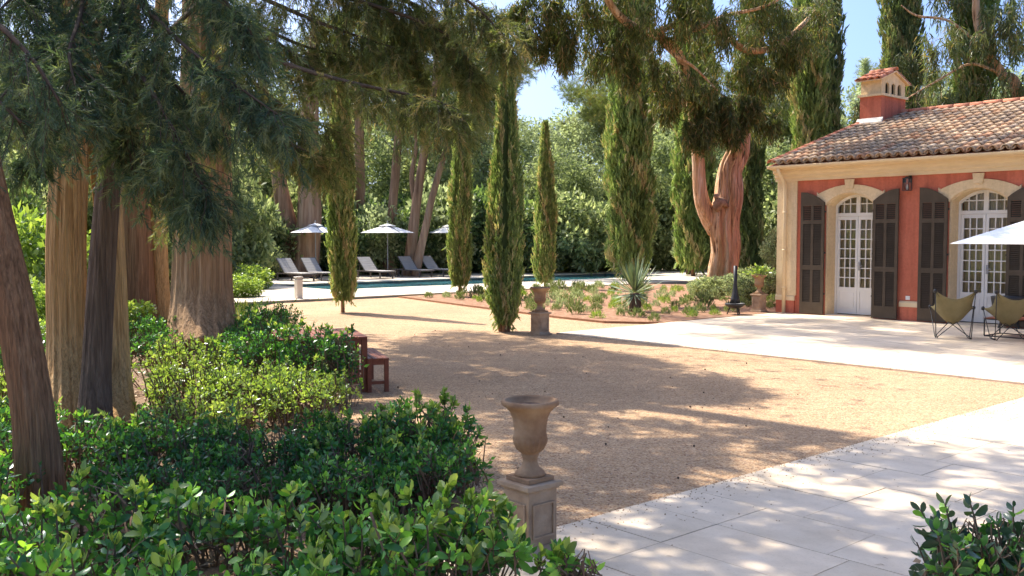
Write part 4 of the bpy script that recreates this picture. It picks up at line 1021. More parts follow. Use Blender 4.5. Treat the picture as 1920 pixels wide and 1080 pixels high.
conifer('fibrous_bark_tree', 'thick tree with several tan fibrous stems and one darker stem in front', b2,
        [(sA, [.21, .165, .16, .15, .14, .12, .05], M_BARK_TAN, dict(n=120, seg=70, rough=.07, ribs=11, flare=.22)),
         (sB, [.14, .115, .11, .10, .09, .07, .04], M_BARK_DARK, dict(n=90, seg=60, rough=.07, ribs=8, flare=.2)),
         (sCc, [.17, .13, .12, .115, .11, .10, .05], M_BARK_TAN, dict(n=96, seg=64, rough=.07, ribs=9, flare=.3))],
        t2limbs, [((-3.4, 10.2, 8.6), (3.8, 3.4, 1.9), 150), ((-1.0, 9.8, 7.8), (3.0, 2.6, 1.3), 95), ((-3.6, 8.6, 6.6), (2.2, 1.8, 1.0), 40), ((-4.4, 12.2, 8.8), (2.6, 2.4, 1.5), 90)], L_CONIFER, per=2.3)
# broad tree further back on the left
b4 = np.append(g(380, 655)[:2], -.05)
s4 = [b4, V(380, 560, 15.2), V(381, 430, 15.2), V(384, 250, 15.2), V(386, 80, 15.25), np.array([-4.8, 15.4, 8.0]), np.array([-4.8, 15.6, 14.0])]
t4limbs = [
    [V(385, 40, 15), V(470, 90, 13.6), V(560, 128, 12.7), V(680, 160, 12.0), V(800, 184, 11.6), V(858, 205, 11.4)],
    [V(385, 100, 15), V(440, 190, 13.8), V(510, 250, 13.1), V(590, 290, 12.8)],
    [V(380, 120, 15), V(350, 220, 13.6), V(335, 310, 13.0), V(350, 390, 12.7)],
    [V(380, 0, 15), V(300, 80, 13.6), V(262, 170, 13.2)],
    [V(385, 60, 15), V(450, 130, 14.0), V(540, 205, 13.5), V(640, 250, 13.2)],
    [V(385, -60, 15), V(500, 0, 14.0), V(620, 50, 13.2), V(740, 90, 12.8)],
    [V(385, -80, 15), V(560, -30, 13.6), V(700, 10, 13.0), V(830, 60, 12.7), V(890, 130, 12.5)],
    [V(385, 80, 15), V(470, 170, 14.2), V(560, 260, 13.7), V(600, 300, 13.5)],
    [V(385, -20, 15), V(470, 40, 14.2), V(580, 90, 13.7), V(690, 110, 13.4)],
    [V(385, 20, 15), V(440, 60, 14.0), V(520, 80, 13.4), V(600, 140, 13.0)],
    [V(385, -120, 15), V(600, -80, 13.6), V(800, -40, 12.8), V(900, 20, 12.4), V(950, 80, 12.2)],
    [V(385, -100, 15), V(600, -40, 13.8), V(760, 0, 13.2), V(850, 80, 12.9), V(895, 170, 12.8)],
    [V(385, -140, 15), V(560, -100, 14), V(690, -20, 13.5), V(760, 60, 13.3), V(790, 130, 13.2)],
]
conifer('broad_conifer', 'stout tree with mossy brown trunk behind the sunlit hedge', b4,
        [(s4, [.50, .45, .435, .40, .36, .28, .10], M_BARK_BIG, dict(n=128, seg=70, rough=.06, ribs=13, flare=.22))],
        t4limbs, [((-4.6, 17.0, 9.0), (3.8, 3.4, 2.4), 190), ((-2.6, 16.2, 8.0), (3.4, 3.0, 1.5), 150), ((-6.5, 20, 9.5), (3, 3, 2.5), 90)], L_OLIVECON, per=1.5, size=(.17, .30), blen=(.45, 1.0), limb_r=.05)
# two trunks standing behind, reddish
b3 = np.append(g(256, 612)[:2], -.05)
conifer('paired_trunk_tree', 'reddish brown tree with two close trunks in the shade behind the hedge', b3,
        [([b3, V(256, 480, 18.6), V(248, 330, 18.6), V(240, 100, 18.6), np.array([-7.4, 18.8, 9])], [.34, .29, .28, .26, .14], M_BARK_RED, dict(n=36, seg=40, flare=.15)),
         ([np.append(g(301, 608)[:2], -.05), V(298, 480, 18.9), V(296, 330, 18.9), V(300, 100, 18.9), np.array([-6.7, 19.2, 9])], [.20, .17, .16, .15, .08], M_BARK_TAN, dict(n=28, seg=40, flare=.15))],
        [[V(250, 150, 18.6), V(200, 240, 17.8), V(150, 330, 17.4)], [V(250, 100, 18.6), V(320, 200, 17.6), V(350, 300, 17.2)], [V(250, 50, 18.6), V(150, 120, 17.8), V(60, 220, 17.4)], [V(250, 0, 18.6), V(120, 50, 17.6), V(20, 140, 17.2)]],
        [((-7.6, 20.0, 9.5), (2, 2, 2.0), 20)], L_OLIVECON, per=1.8, size=(.2, .34), blen=(.5, 1.1), limb_r=.05)

# ------------------------------------------------------------------ cypresses
def cypress_mesh(name, h, rmax, mat, n, seed, size=.26, taper=.95, split=0, low=.04, knee=.45):
    low = min(low, .30 / h); rr = np.random.default_rng(seed); z = low * h + (h * (1 - low)) * rr.random(n) ** 1.0; f = z / h
    zb = max(.55, rmax * 1.1); prof = np.minimum(1, .30 + .70 * z / zb) * np.where(f > knee, 1 - ((f - knee) / (1 - knee)) ** 1.25 * taper, 1.0) ; prof = np.maximum(prof, .04)
    a = rr.random(n) * 2 * PI
    lobes = 1 + .16 * np.sin(a * 3 + z * 1.3 + seed) + .10 * np.sin(a * 7 - z * 2.1) + .08 * np.sin(z * 4.3 + a * 2 + seed)
    rad = rmax * prof * lobes * (1.05 - .42 * rr.random(n) ** 1.3)
    pos = np.stack([rad * np.cos(a), rad * np.sin(a), z], 1)
    if split: pos[:, 0] += np.sign(pos[:, 0]) * .05 * (f > .3)
    d = np.stack([np.cos(a) * .24, np.sin(a) * .24, np.full(n, 1.0)], 1) + rr.normal(size=(n, 3)) * .16
    drp = rr.random(n) < .06; d[drp, 2] *= -.5
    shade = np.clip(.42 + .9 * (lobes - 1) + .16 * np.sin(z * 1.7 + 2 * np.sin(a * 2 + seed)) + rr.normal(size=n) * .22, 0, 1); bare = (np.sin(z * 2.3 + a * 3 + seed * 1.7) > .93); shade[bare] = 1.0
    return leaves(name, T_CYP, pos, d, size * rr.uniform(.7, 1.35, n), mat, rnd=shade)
def cyp_core(h, rmax, mat_i, taper=.85):
    prof = [(.12 * rmax, .35), (.50 * rmax, .5 + rmax), (.55 * rmax, .40 * h), (.42 * rmax, .65 * h), (.2 * rmax, .85 * h), (.01, .95 * h)]
    return MB().lathe(prof, 10, lambda a, z: 1 + .12 * math.sin(3 * a + z))
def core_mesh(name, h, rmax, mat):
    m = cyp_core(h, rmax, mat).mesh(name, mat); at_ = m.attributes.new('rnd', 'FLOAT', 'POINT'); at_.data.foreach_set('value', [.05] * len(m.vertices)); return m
def cypress(label, p, h, w, mat, n, seed, size=.26, split=0, name='cypress', lean=(0, 0), taper=.95, low=.04):
    t = thing(name, label, 'cypress tree', p, 0, 'columnar cypress trees'); t.rotation_euler = (lean[0], lean[1], 0)
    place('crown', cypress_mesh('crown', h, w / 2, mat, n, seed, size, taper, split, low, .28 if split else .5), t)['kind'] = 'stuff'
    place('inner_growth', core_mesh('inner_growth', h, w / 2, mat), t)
    stems = [(0, 0)] if not split else [(-.06, 0), (.05, .03), (0, -.05)]
    for k, (x, y) in enumerate(stems): trunk('trunk', [(x, y, -.08), (x * 1.6, y * 1.6, h * .12), (x, y, h * .5), (0, 0, h * .9)], [w * .05 + .02, w * .045 + .015, .03, .01], M_BARK_RED, t, n=10, seg=14)
    return t
CYP = [
    ('slim cypress standing alone in the gravel before the pool', g(643, 586), 5.9, .52, L_CYPRESS, 8000, 1, .16, 0, (0, 0), .04),
    ('slim curving cypress at the gravel tip of the planting bed near the pool', g(862, 558), 5.9, .54, L_CYPRESS, 7500, 2, .17, 0, (0, .012), .05),
    ('bushy cypress with loose lower branches beside the terrace corner urn', g(946, 622), 4.75, .56, L_CYPRESS, 9000, 3, .14, 1, (0, .008), .02),
    ('thin pale cypress rising behind the terrace corner urn', g(1022, 541), 5.5, .60, L_CYPRESS, 7500, 4, .18, 0, (0, 0), .03),
    ('massive broad old cypress behind the spiky yucca', g(1180, 528), 24.0, 1.55, L_CYPRESS, 36000, 5, .30, 0, (0, 0), .05),
    ('tall dark cypress partly hidden behind the forked eucalyptus', g(1300, 520), 17, 1.5, L_CYPRESS, 13000, 6, .36, 0, (0, 0), .06),
    ('tall dark cypress on the house side of the forked eucalyptus', g(1402, 520), 17, 1.05, L_CYPDARK, 9000, 7, .34, 0, (0, 0), .04),
    ('narrow tall cypress at the gable end of the house', np.array([11.2, 36.5, 0]), 20, 1.15, L_CYPRESS, 11000, 8, .32, 0, (0, 0), .04),
    ('dark narrow cypress close behind the gable end cypress', np.array([12.9, 39.5, 0]), 18, .9, L_CYPDARK, 7500, 9, .32, 0, (0, 0), .04),
    ('tall cypress rising behind the chimney', np.array([15.6, 39.0, 0]), 22.0, 1.35, L_CYPDARK, 12000, 10, .34, 0, (0, 0), .04),
    ('tall cypress rising behind the roof ridge beyond the chimney', np.array([18.3, 38.5, 0]), 22.0, 1.35, L_CYPRESS, 12000, 12, .34, 0, (0, 0), .04),
]
for (lb, p, h, w, m, n, sd, sz, sp, ln_, lo) in CYP: cypress(lb, (p[0], p[1], 0), h, w, m, n, sd, sz, sp, lean=ln_, low=lo)
# conical young conifer tip seen beyond the roof
def young_conifer(label, p, h, w, mat=L_GREY):
    t = thing('young_conifer', label, 'tree', p)
    trunk('trunk', [(0, 0, -.05), (0, 0, h * .5), (0, 0, h)], [.12, .07, .01], M_TWIG, t, n=8, seg=10)
    n = 2600; z = h * (.15 + .85 * R.random(n)); r_ = w / 2 * (1 - z / h) ** .8 * (.5 + .5 * np.abs(np.sin(z * 5.0))) * (.2 + .8 * R.random(n)); a = R.random(n) * 2 * PI
    pos = np.stack([r_ * np.cos(a), r_ * np.sin(a), z], 1); d = np.stack([np.cos(a), np.sin(a), np.full(n, .5)], 1) + R.normal(size=(n, 3)) * .3
    stuff(place('crown', leaves('crown', T_CON, pos, d, R.uniform(.25, .45, n), mat), t))
young_conifer('thin young conifer tip showing in the sky behind the chimney', (19.6, 54, 0), 11.6, 2.0)
young_conifer('small pale conifer on a bare stem in front of the dark cypress', (g(1291, 517)[0], g(1291, 517)[1], 0), 4.6, 1.5, L_GREY)

# ------------------------------------------------------------------ eucalyptus trees
def hanging(centers, radii, n, length=(.3, .9), per=6):
    """strands of long leaves hanging from points round each centre"""
    st, u = clump_leaves(centers, radii, n, .6, .2); L_ = R.uniform(*length, len(st)); pos, d = [], []
    drift = R.normal(size=(len(st), 3)) * .18; drift[:, 2] = -1
    for k in range(per):
        p = st + drift * (L_ * k / per)[:, None]; pos.append(p); d.append(np.array([0, 0, -1.0]) + R.normal(size=(len(st), 3)) * .5)
    return np.concatenate(pos), np.concatenate(d)
def euc_tree(name, label, base, stems, limbs, clumps, leaf=.26, mat=L_EUC, barkm=M_BARK_EUC2, per=6, n=26, group=None, length=(.4, 1.0), open_=False):
    t = thing(name, label, 'tree', base, 0, group); inv = -np.array(base, float)
    for k, (pts, rads, kw) in enumerate(stems): trunk('trunk' if k == 0 else 'limb', [np.array(p) + inv for p in pts], rads, barkm, t, seed=k * 3 + len(label), **kw)
    for pts, rads in limbs: trunk('limb', [np.array(p) + inv for p in pts], rads, barkm, t, n=9, seg=20, seed=1)
    cs = np.array([c for c, r in clumps]) + inv; rs = np.array([r for c, r in clumps])
    cc = np.concatenate([ellipsoid_centers(9, c, (r, r, r * .75), .25) for c, r in zip(cs, rs)]); cr = np.repeat(rs, 9) * .33
    pos, d = hanging(cc, cr, n, length, per)
    if open_: kk = shade_cut(pos - inv, .2); pos, d = pos[kk], d[kk]
    tips = [[c + (cs_ - c) * .9, c + (cs_ - c) * .4 + R.normal(size=3) * .1, c] for c, cs_ in zip(cc, np.repeat(cs, 9, axis=0))]
    twig_mesh('twigs', tips, M_TWIGPALE, t, .012)
    stuff(place('crown', leaves('crown', T_NARROW, pos, d, R.uniform(leaf * .7, leaf * 1.2, len(pos)), mat), t))
    return t
# big forked eucalyptus in the bed
be_ = np.append(g(1355, 553)[:2], -.05); YE = be_[1]
sT = [be_, V(1354, 520, YE), V(1360, 470, YE), V(1356, 420, YE), V(1366, 370, YE), V(1368, 320, YE), V(1382, 285, YE), V(1386, 250, YE)]
sLm = [V(1345, 430, YE), V(1325, 400, YE - .1), V(1312, 360, YE - .2), V(1308, 290, YE - .3), V(1302, 230, YE - .4), V(1290, 160, YE - .6), V(1276, 110, YE - 1.0), V(1258, 85, YE - 1.4), V(1225, 64, YE - 1.8), V(1190, 52, YE - 2.1), V(1160, 28, YE - 2.4), V(1135, -10, YE - 2.6), V(1110, -90, YE - 2.8)]
sL2 = [V(1228, 64, YE - 1.8), V(1262, 48, YE - 1.8), V(1300, 56, YE - 1.7), V(1360, 30, YE - 1.4), V(1440, 10, YE - 1.2), V(1500, -30, YE - 1)]
sL3 = [V(1340, 42, YE - 1.5), V(1395, 92, YE - .8), V(1450, 90, YE), V(1480, 70, YE + .5), V(1530, 20, YE + 1)]
ecl = [(V(1150, 40, 27), 1.0), (V(1120, 90, 27), .7), (V(1230, 30, 26.5), 1.1), (V(1310, 60, 27), 1.1), (V(1270, 130, 27.5), .9), (V(1380, 60, 28), 1.1), (V(1440, 60, 28.5), 1.0), (V(1400, 130, 28.5), .75), (V(1340, 160, 28), .8),
       (V(1310, 235, 28), .45), (V(1330, 205, 28.3), .55), (V(1398, 195, 28.4), .5), (V(1372, 225, 28.2), .35), (V(1350, 200, 28.2), .45), (V(1430, 215, 29.5), .5), (V(1445, 140, 29), .7), (V(1200, 110, 27.5), .7), (V(1160, -40, 27), 1.2), (V(1300, -40, 27), 1.3), (V(1420, -40, 28), 1.3), (V(1500, 20, 29), 1.0), (V(1245, 190, 28.5), .5), (V(1480, 90, 29.5), .6), (V(1030, 30, 26.5), .7), (V(1000, 70, 26.5), .5), (V(1050, 80, 26.5), .45), (V(985, 10, 26.5), .7), (V(1090, 0, 26.5), .8),
       (np.array([3.5, 26.5, 10.5]), 2.0), (np.array([6.0, 27.5, 11.5]), 2.2), (np.array([7.8, 27.5, 10.0]), 1.8), (np.array([5.0, 25.0, 9.8]), 1.4),
       (np.array([1.6, 22.6, 10.5]), 1.5), (np.array([3.4, 23.0, 11.0]), 1.5), (np.array([2.6, 21.2, 10.8]), 1.2), (np.array([.2, 21.6, 11.5]), 1.4), (np.array([4.6, 22.2, 11.5]), 1.3), (np.array([1.0, 20.0, 11.0]), 1.5), (np.array([3.6, 20.4, 11.8]), 1.4), (np.array([-.6, 23.4, 12.0]), 1.5), (np.array([2.2, 18.6, 11.6]), 1.2), (np.array([-1.6, 25.6, 11.2]), 1.6), (np.array([-.4, 22.0, 11.2]), 1.4), (np.array([.6, 25.0, 11.6]), 1.6), (np.array([2.0, 26.6, 11.8]), 1.6), (np.array([-2.2, 23.4, 12.6]), 1.4), (np.array([.4, 21.0, 12.2]), 1.5), (np.array([2.0, 22.2, 12.6]), 1.6), (np.array([3.2, 24.2, 12.4]), 1.6), (np.array([-.6, 24.6, 10.6]), 1.4), (np.array([1.0, 23.4, 9.8]), 1.3), (np.array([3.4, 21.8, 9.9]), 1.3), (np.array([2.6, 19.6, 10.2]), 1.2), (np.array([4.6, 23.8, 10.2]), 1.3)]  # out-of-view clumps added overhead to dapple the terrace with shade
eu = euc_tree('forked_eucalyptus', 'huge eucalyptus with peeling pink trunk, forked limb and broken stump in the bed', be_,
         [(sT, [.52, .42, .39, .42, .38, .31, .30, .27], dict(n=72, seg=54, rough=.17, ribs=5, flare=.25)), (sLm, [.30, .23, .19, .17, .16, .145, .14, .14, .13, .12, .11, .10, .08], dict(n=18, seg=60, rough=.14, ribs=3))],
         [(sL2, [.10, .09, .08, .06, .04, .02]), (sL3, [.10, .10, .09, .08, .05]), ([V(1228, 64, YE - 1.8), V(1260, 100, YE - 1.7), V(1300, 125, YE - 1.5), V(1345, 170, YE - 1.4)], [.06, .05, .04, .02])],
         ecl, .24, leafmat('dark_hanging_leaf', [(0, (.03, .042, .014)), (.5, (.065, .08, .026)), (.9, (.12, .125, .045)), (1, (.20, .13, .06))], .4, .5, .3, gain=1.7), M_BARK_EUC, 5, 42, None, (.3, .8))
kn = MB().lathe([(.02, -.22), (.12, -.18), (.20, -.06), (.17, .06), (.19, .12), (.07, .22), (.01, .23)], 20, lambda a, z: 1 + .35 * math.sin(2 * a + z * 9) + .18 * math.sin(5 * a + z * 20)); ko = kn.build('burl', M_BARK_EUC2, eu, True); kp = V(1349, 384, YE - .30) - be_; ko.location = kp; ko.rotation_euler = (.5, .6, 0)
k2 = MB().lathe([(.01, -.08), (.06, -.05), (.08, 0), (.06, .06), (.01, .08)], 12, lambda a, z: 1 + .2 * math.sin(2 * a + z * 9)).build('burl', M_BARK_EUC2, eu, True); k2.location = V(1343, 368, YE - .42) - be_
for k in range(5):
    a = k * 1.3; c_ = np.array(sT[-1]) - be_; p0 = c_ + np.array([.22 * math.cos(a), .22 * math.sin(a), -.12]); MB().tube([p0, p0 + np.array([.03 * math.cos(a), .03 * math.sin(a), .12 + .05 * (k % 3)]), p0 + np.array([.02, .01,   .12 + .07 * (k % 3)])], [.14, .10, .03], 7).build('broken_wood', M_BARK_EUC, eu)
# eucalyptus row behind the pool
EUCS = [
    ('twin trunked eucalyptus with pale peeling bark behind the first parasol', 565, 505, 40.5, [([(570, 506), (578, 430), (580, 330), (582, 200), (590, 60)], [.62, .50, .42, .35, .2]), ([(560, 490), (540, 420), (522, 330), (508, 240), (480, 100)], [.5, .38, .30, .25, .15])], [(480, 60), (560, 30), (630, 90), (610, 160), (520, 140), (450, 120), (660, 20)]),
    ('straight grey trunked eucalyptus between two parasols', 677, 500, 44.0, [([(677, 500), (676, 400), (674, 280), (672, 120)], [.30, .24, .22, .15])], [(660, 120), (700, 60), (640, 190), (700, 190), (660, 0)]),
    ('red brown slender eucalyptus behind the shaded parasol', 729, 505, 43.0, [([(729, 506), (733, 430), (742, 320), (752, 200), (762, 60)], [.34, .22, .20, .16, .08])], [(760, 70), (730, 150), (790, 150), (770, 220), (740, 20)]),
    ('forking brown eucalyptus standing between loungers and shaded parasol', 765, 505, 42.0, [([(764, 506), (775, 430), (785, 350), (800, 260), (815, 160), (820, 40)], [.30, .24, .20, .17, .12, .07]), ([(780, 390), (772, 330), (780, 270), (770, 180)], [.14, .11, .08, .05])], [(820, 60), (850, 130), (800, 180), (870, 30), (830, 240)]),
    ('grey leaning slim eucalyptus beyond the last loungers', 776, 508, 41.5, [([(776, 509), (795, 440), (808, 380), (830, 300), (848, 250), (870, 150)], [.24, .17, .15, .13, .11, .05])], [(880, 130), (910, 190), (860, 220), (920, 90), (890, 40)]),
]
for lb, bx, by, Y, stems, cl in EUCS:
    b = np.array([(bx - 960) / 1800 * Y, Y, -.05])
    st_ = []
    for k, (pts, rads) in enumerate(stems):
        P = [V(x, y, Y + (.3 if k else 0)) for x, y in pts]
        if k == 0: P[0] = b
        st_.append((P, rads, dict(n=16, seg=34, rough=.08, ribs=4, flare=.25 if k == 0 else 0)))
    euc_tree('eucalyptus', lb, b, st_, [], [(V(x, y, Y + R.uniform(-1.5, 1.5)), R.uniform(1.0, 1.7)) for x, y in cl], .34, L_EUC, M_BARK_EUC2, 6, 17, 'eucalyptus trees behind the pool', (.5, 1.3), open_=True)
# eucalyptus behind the house, branch visible over the ridge
bb_ = np.array([20.5, 37.0, -.05])
euc_tree('eucalyptus', 'sunlit eucalyptus with bare pink limb rising behind the roof', bb_,
         [([bb_, V(1912, 190, 37), V(1880, 140, 37), V(1850, 95, 37), V(1830, 20, 37), V(1840, -80, 37)], [.4, .22, .18, .16, .14, .1], dict(n=14, seg=34))],
         [([V(1880, 140, 37), V(1820, 120, 36.6), V(1760, 150, 36.4), V(1700, 185, 36.2)], [.07, .05, .04, .02]), ([V(1850, 95, 37), V(1780, 40, 36.6), V(1720, 30, 36.4), V(1690, 10, 36.2)], [.07, .05, .04, .02])],
         [(V(x, y, 37 + R.uniform(-1.5, 2.5)), r_) for x, y, r_ in ((1740, 150, 1.1), (1900, 60, 1.0), (1760, 70, .9), (1700, 120, .8), (1860, 160, 1.1), (1720, 190, 1.0), (1930, 130, 1.2), (1880, 20, 1.1), (1780, 0, 1.0), (1940, 20, 1.2), (1640, 200, .8), (1770, 190, 1.0), (1850, 60, .8))], .32, L_EUC, M_BARK_EUC, 6, 16, 'eucalyptus trees behind the house', (.4, 1.1))
b9 = np.array([13.3, 44.0, -.05])
euc_tree('eucalyptus', 'drooping eucalyptus whose leaves hang before the gable end cypresses', b9,
         [([b9, V(1505, 300, 44), V(1490, 120, 43), V(1500, -40, 42)], [.3, .25, .2, .12], dict(n=12, seg=24))], [],
         [(V(x, y, Y), r_) for x, y, Y, r_ in ((1500, 50, 34, .8), (1475, 130, 38, .8), (1470, 30, 36, .9), (1530, 10, 34, .7), (1440, 200, 42, 1.1), (1450, 120, 42, 1.2))], .32, L_EUC, M_BARK_EUC2, 6, 18, 'eucalyptus trees behind the house', (.5, 1.3))

# ------------------------------------------------------------------ woodland beyond the pool
def crown_proto(kind, seed):
    global R
    keep = R; R = np.random.default_rng(seed)
    if kind == 'round':
        cc = np.concatenate([ellipsoid_centers(95, (0, 0, 5.2), (2.7, 2.7, 2.9), .5), ellipsoid_centers(30, (0, 0, 3.2), (2.4, 2.4, 1.6), .4)]); rs = R.uniform(.45, .95, len(cc))
        p, u = clump_leaves(cc, rs, 120, .75, .4); d = u + R.normal(size=p.shape) * .6
        m = leaves('crown', T_LEAF, p, d, R.uniform(.16, .30, len(p)), L_BROAD, rnd=np.clip(np.repeat(R.normal(.45, .16, len(cc)), 120) + R.normal(size=len(p)) * .16, 0, 1))
    elif kind == 'grey':
        cc = np.concatenate([ellipsoid_centers(120, (0, 0, 6.0), (3.4, 3.4, 3.3), .55), ellipsoid_centers(30, (0, 0, 3.2), (2.6, 2.6, 1.6), .4)]); rs = R.uniform(.45, 1.0, len(cc))
        p, u = clump_leaves(cc, rs, 120, .75, .4); d = u + R.normal(size=p.shape) * .7
        m = leaves('crown', T_LEAF, p, d, R.uniform(.13, .26, len(p)), L_GREY, rnd=np.clip(np.repeat(R.normal(.45, .16, len(cc)), 120) + R.normal(size=len(p)) * .16, 0, 1))
    elif kind == 'pine':
        cc = np.concatenate([ellipsoid_centers(90, (0, 0, 10.5), (2.8, 2.8, 2.0), .4), ellipsoid_centers(40, (.8, 0, 7.8), (2.2, 2.2, 1.2), .4)]); rs = R.uniform(.4, .8, len(cc))
        p, u = clump_leaves(cc, rs, 60, .7, .3); d = u + np.array([0, 0, .5]) + R.normal(size=p.shape) * .5
        m = leaves('crown', T_TUFT, p, d, R.uniform(.22, .36, len(p)), L_OLIVECON, rnd=np.clip(np.repeat(R.normal(.55, .15, len(cc)), 60) + R.normal(size=len(p)) * .12, 0, 1))
    else:
        cc = ellipsoid_centers(46, (0, 0, .9), (1.15, 1.15, .85), .5); cc[:, 2] = np.maximum(cc[:, 2], .15); rs = R.uniform(.22, .45, len(cc))
        p, u = clump_leaves(cc, rs, 110, .8, .35); p[:, 2] = np.maximum(p[:, 2], .02); d = u + R.normal(size=p.shape) * .6
        m = leaves('foliage', T_LEAF, p, d, R.uniform(.10, .2, len(p)), {'bush': L_BROAD, 'bushdark': L_UNDER, 'bushgrey': L_GREY, 'bushlight': L_HEDGELT}[kind])
    R = keep; return m
PROTO = {(k, s): crown_proto(k, s) for k in ('round', 'grey', 'pine') for s in (1, 2)}
for k in ('bush', 'bushdark', 'bushgrey', 'bushlight'): PROTO[(k, 1)] = crown_proto(k, 3)
def trunk_mesh(h, r, seed):
    rr = random.Random(seed); P = spline([(0, 0, -.1), (rr.uniform(-.3, .3), rr.uniform(-.2, .2), h * .35), (rr.uniform(-.5, .5), rr.uniform(-.4, .4), h * .7), (rr.uniform(-.5, .5), 0, h)], 14)
    mb = MB().tube(P, np.linspace(r, r * .25, 14), 9)
    for k in range(4):
        i = rr.randrange(5, 11); a = rr.uniform(0, 6.28); e = P[i] + np.array([math.cos(a) * h * .22, math.sin(a) * h * .22, h * .22]); mb.tube(spline([P[i], (P[i] + e) / 2 + np.array([0, 0, .2]), e], 6), np.linspace(r * .45, r * .12, 6), 6)
    return mb.mesh('trunk', M_BARK_DARK, True)
TRUNKS = {'round': trunk_mesh(5.6, .17, 1), 'grey': trunk_mesh(6.5, .20, 2), 'pine': trunk_mesh(10.5, .22, 3)}
LBL = {'round': ('woodland_tree', 'leafy green woodland tree', 'leafy green trees of the wood'),
       'grey': ('holm_oak', 'round crowned grey green tree', 'grey green trees of the wood'),
       'pine': ('pine_tree', 'umbrella shaped pine', 'pines above the wood')}
def near_what(x, y):
    px = 960 + 1800 * x / y
    return ('behind the tan fibrous trunks' if px < 330 else 'behind the stout mossy trunk' if px < 480 else 'behind the loungers and parasols' if px < 850 else 'behind the slim cypresses' if px < 1120 else 'behind the massive old cypress' if px < 1240 else 'behind the forked eucalyptus' if px < 1450 else 'behind the red house')
def wood(kind, seed, x, y, s, sz=1.0, rz=None):
    nm, lb, grp = LBL[kind]; lb = lb + ', ' + near_what(x, y)
    t = thing(nm, lb, 'tree', (x, y, 0), random.uniform(0, 6.28) if rz is None else rz, grp, (s, s, s * sz))
    c = place('crown', PROTO[(kind, seed)], t); stuff(c); place('trunk', TRUNKS[kind], t); return t
r_ = random.Random(5)
WOOD = [('grey', 1, .6, 56, .90), ('grey', 2, 4.6, 60, .95), ('round', 1, -3.5, 54, 1.0), ('grey', 1, 9.5, 55, .98), ('round', 2, 2.5, 50, .72), ('round', 1, 7.5, 49, .80), ('grey', 2, -7.5, 60, 1.05),
        ('round', 2, -8.5, 51, .95), ('round', 1, -13.5, 50, 1.05), ('grey', 2, -18.5, 53, 1.05), ('round', 2, -23, 49, 1.1), ('round', 1, -12, 44, .75), ('round', 2, -17.5, 43, .9), ('grey', 1, -21.5, 40, .95),
        ('round', 1, -15.5, 34, .85), ('round', 2, -12.2, 29.5, .62), ('grey', 1, -18.5, 31, .95), ('round', 2, -24, 34, 1.1), ('round', 1, -13.5, 23, .62), ('grey', 2, -17.5, 24, .85),
        ('grey', 1, 14.5, 58, 1.0), ('round', 2, 13.0, 49, .85), ('grey', 2, 18.5, 52, 1.0), ('round', 1, 20.5, 46, .9), ('grey', 1, 24.5, 50, 1.1), ('round', 2, 17, 60, 1.2), ('round', 1, 12, 66, 1.25), ('grey', 2, 0, 70, 1.05), ('round', 2, -6, 68, 1.3), ('grey', 1, -14, 66, 1.4), ('round', 1, -25, 62, 1.5), ('grey', 2, 7, 72, 1.25), ('grey', 1, 27, 62, 1.2), ('round', 2, 32, 54, 1.2), ('round', 1, -32, 50, 1.4), ('grey', 2, -30, 40, 1.2)]
for k, s, x, y, sc_ in WOOD: wood(k, s, x, y, sc_, r_.uniform(.92, 1.1))
for s, x, y, sc_ in ((1, 6.2, 60, 1.05), (2, 10.6, 61, 1.05), (1, -2.0, 64, 1.22), (2, -5.5, 57, 1.15), (1, 23, 58, 1.0), (2, -10, 62, 1.3), (1, 15.2, 56, .9)): wood('pine', s, x, y, sc_)
BL = {'bush': ('shrub', 'leafy mid green shrub under the trees', 'mid green shrubs under the trees'), 'bushdark': ('shrub', 'dark glossy shrub under the trees', 'dark shrubs under the trees'),
      'bushgrey': ('shrub', 'grey green shrub under the trees', 'grey green shrubs under the trees'), 'bushlight': ('shrub', 'bright light green shrub', 'bright green shrubs at the wood edge')}
def bush(kind, x, y, s, sz=1.0, lb=None, name=None):
    nm, l, grp = BL[kind]; o = place(name or nm, PROTO[(kind, 1)], None, (x, y, 0), random.uniform(0, 6.28), (s, s, s * sz)); tag(o, lb or (l + ', ' + near_what(x, y)), 'shrub', grp if not lb else None); return o
for i in range(40):
    x = -27 + i * 1.35 + r_.uniform(-.4, .4); y = 46 + r_.uniform(-1, 3.5) + (x > 6) * 1
    kd = r_.choice(['bushdark', 'bushdark', 'bush', 'bushgrey'])
    if -24 < x < -9 and y < 50: y -= 4
    bush(kd, x, y, r_.uniform(1.1, 1.9), r_.uniform(.9, 1.4))
for px, Y, s in ((1075, 47, .95), (1105, 47, 1.0), (1135, 47.5, .9), (1055, 48, .9), (1410, 46, .9), (1440, 46.5, .95), (1380, 47, .9)): bush('bushlight' if px < 1200 else 'bush', (px - 960) / 1800 * Y, Y, s, .9)
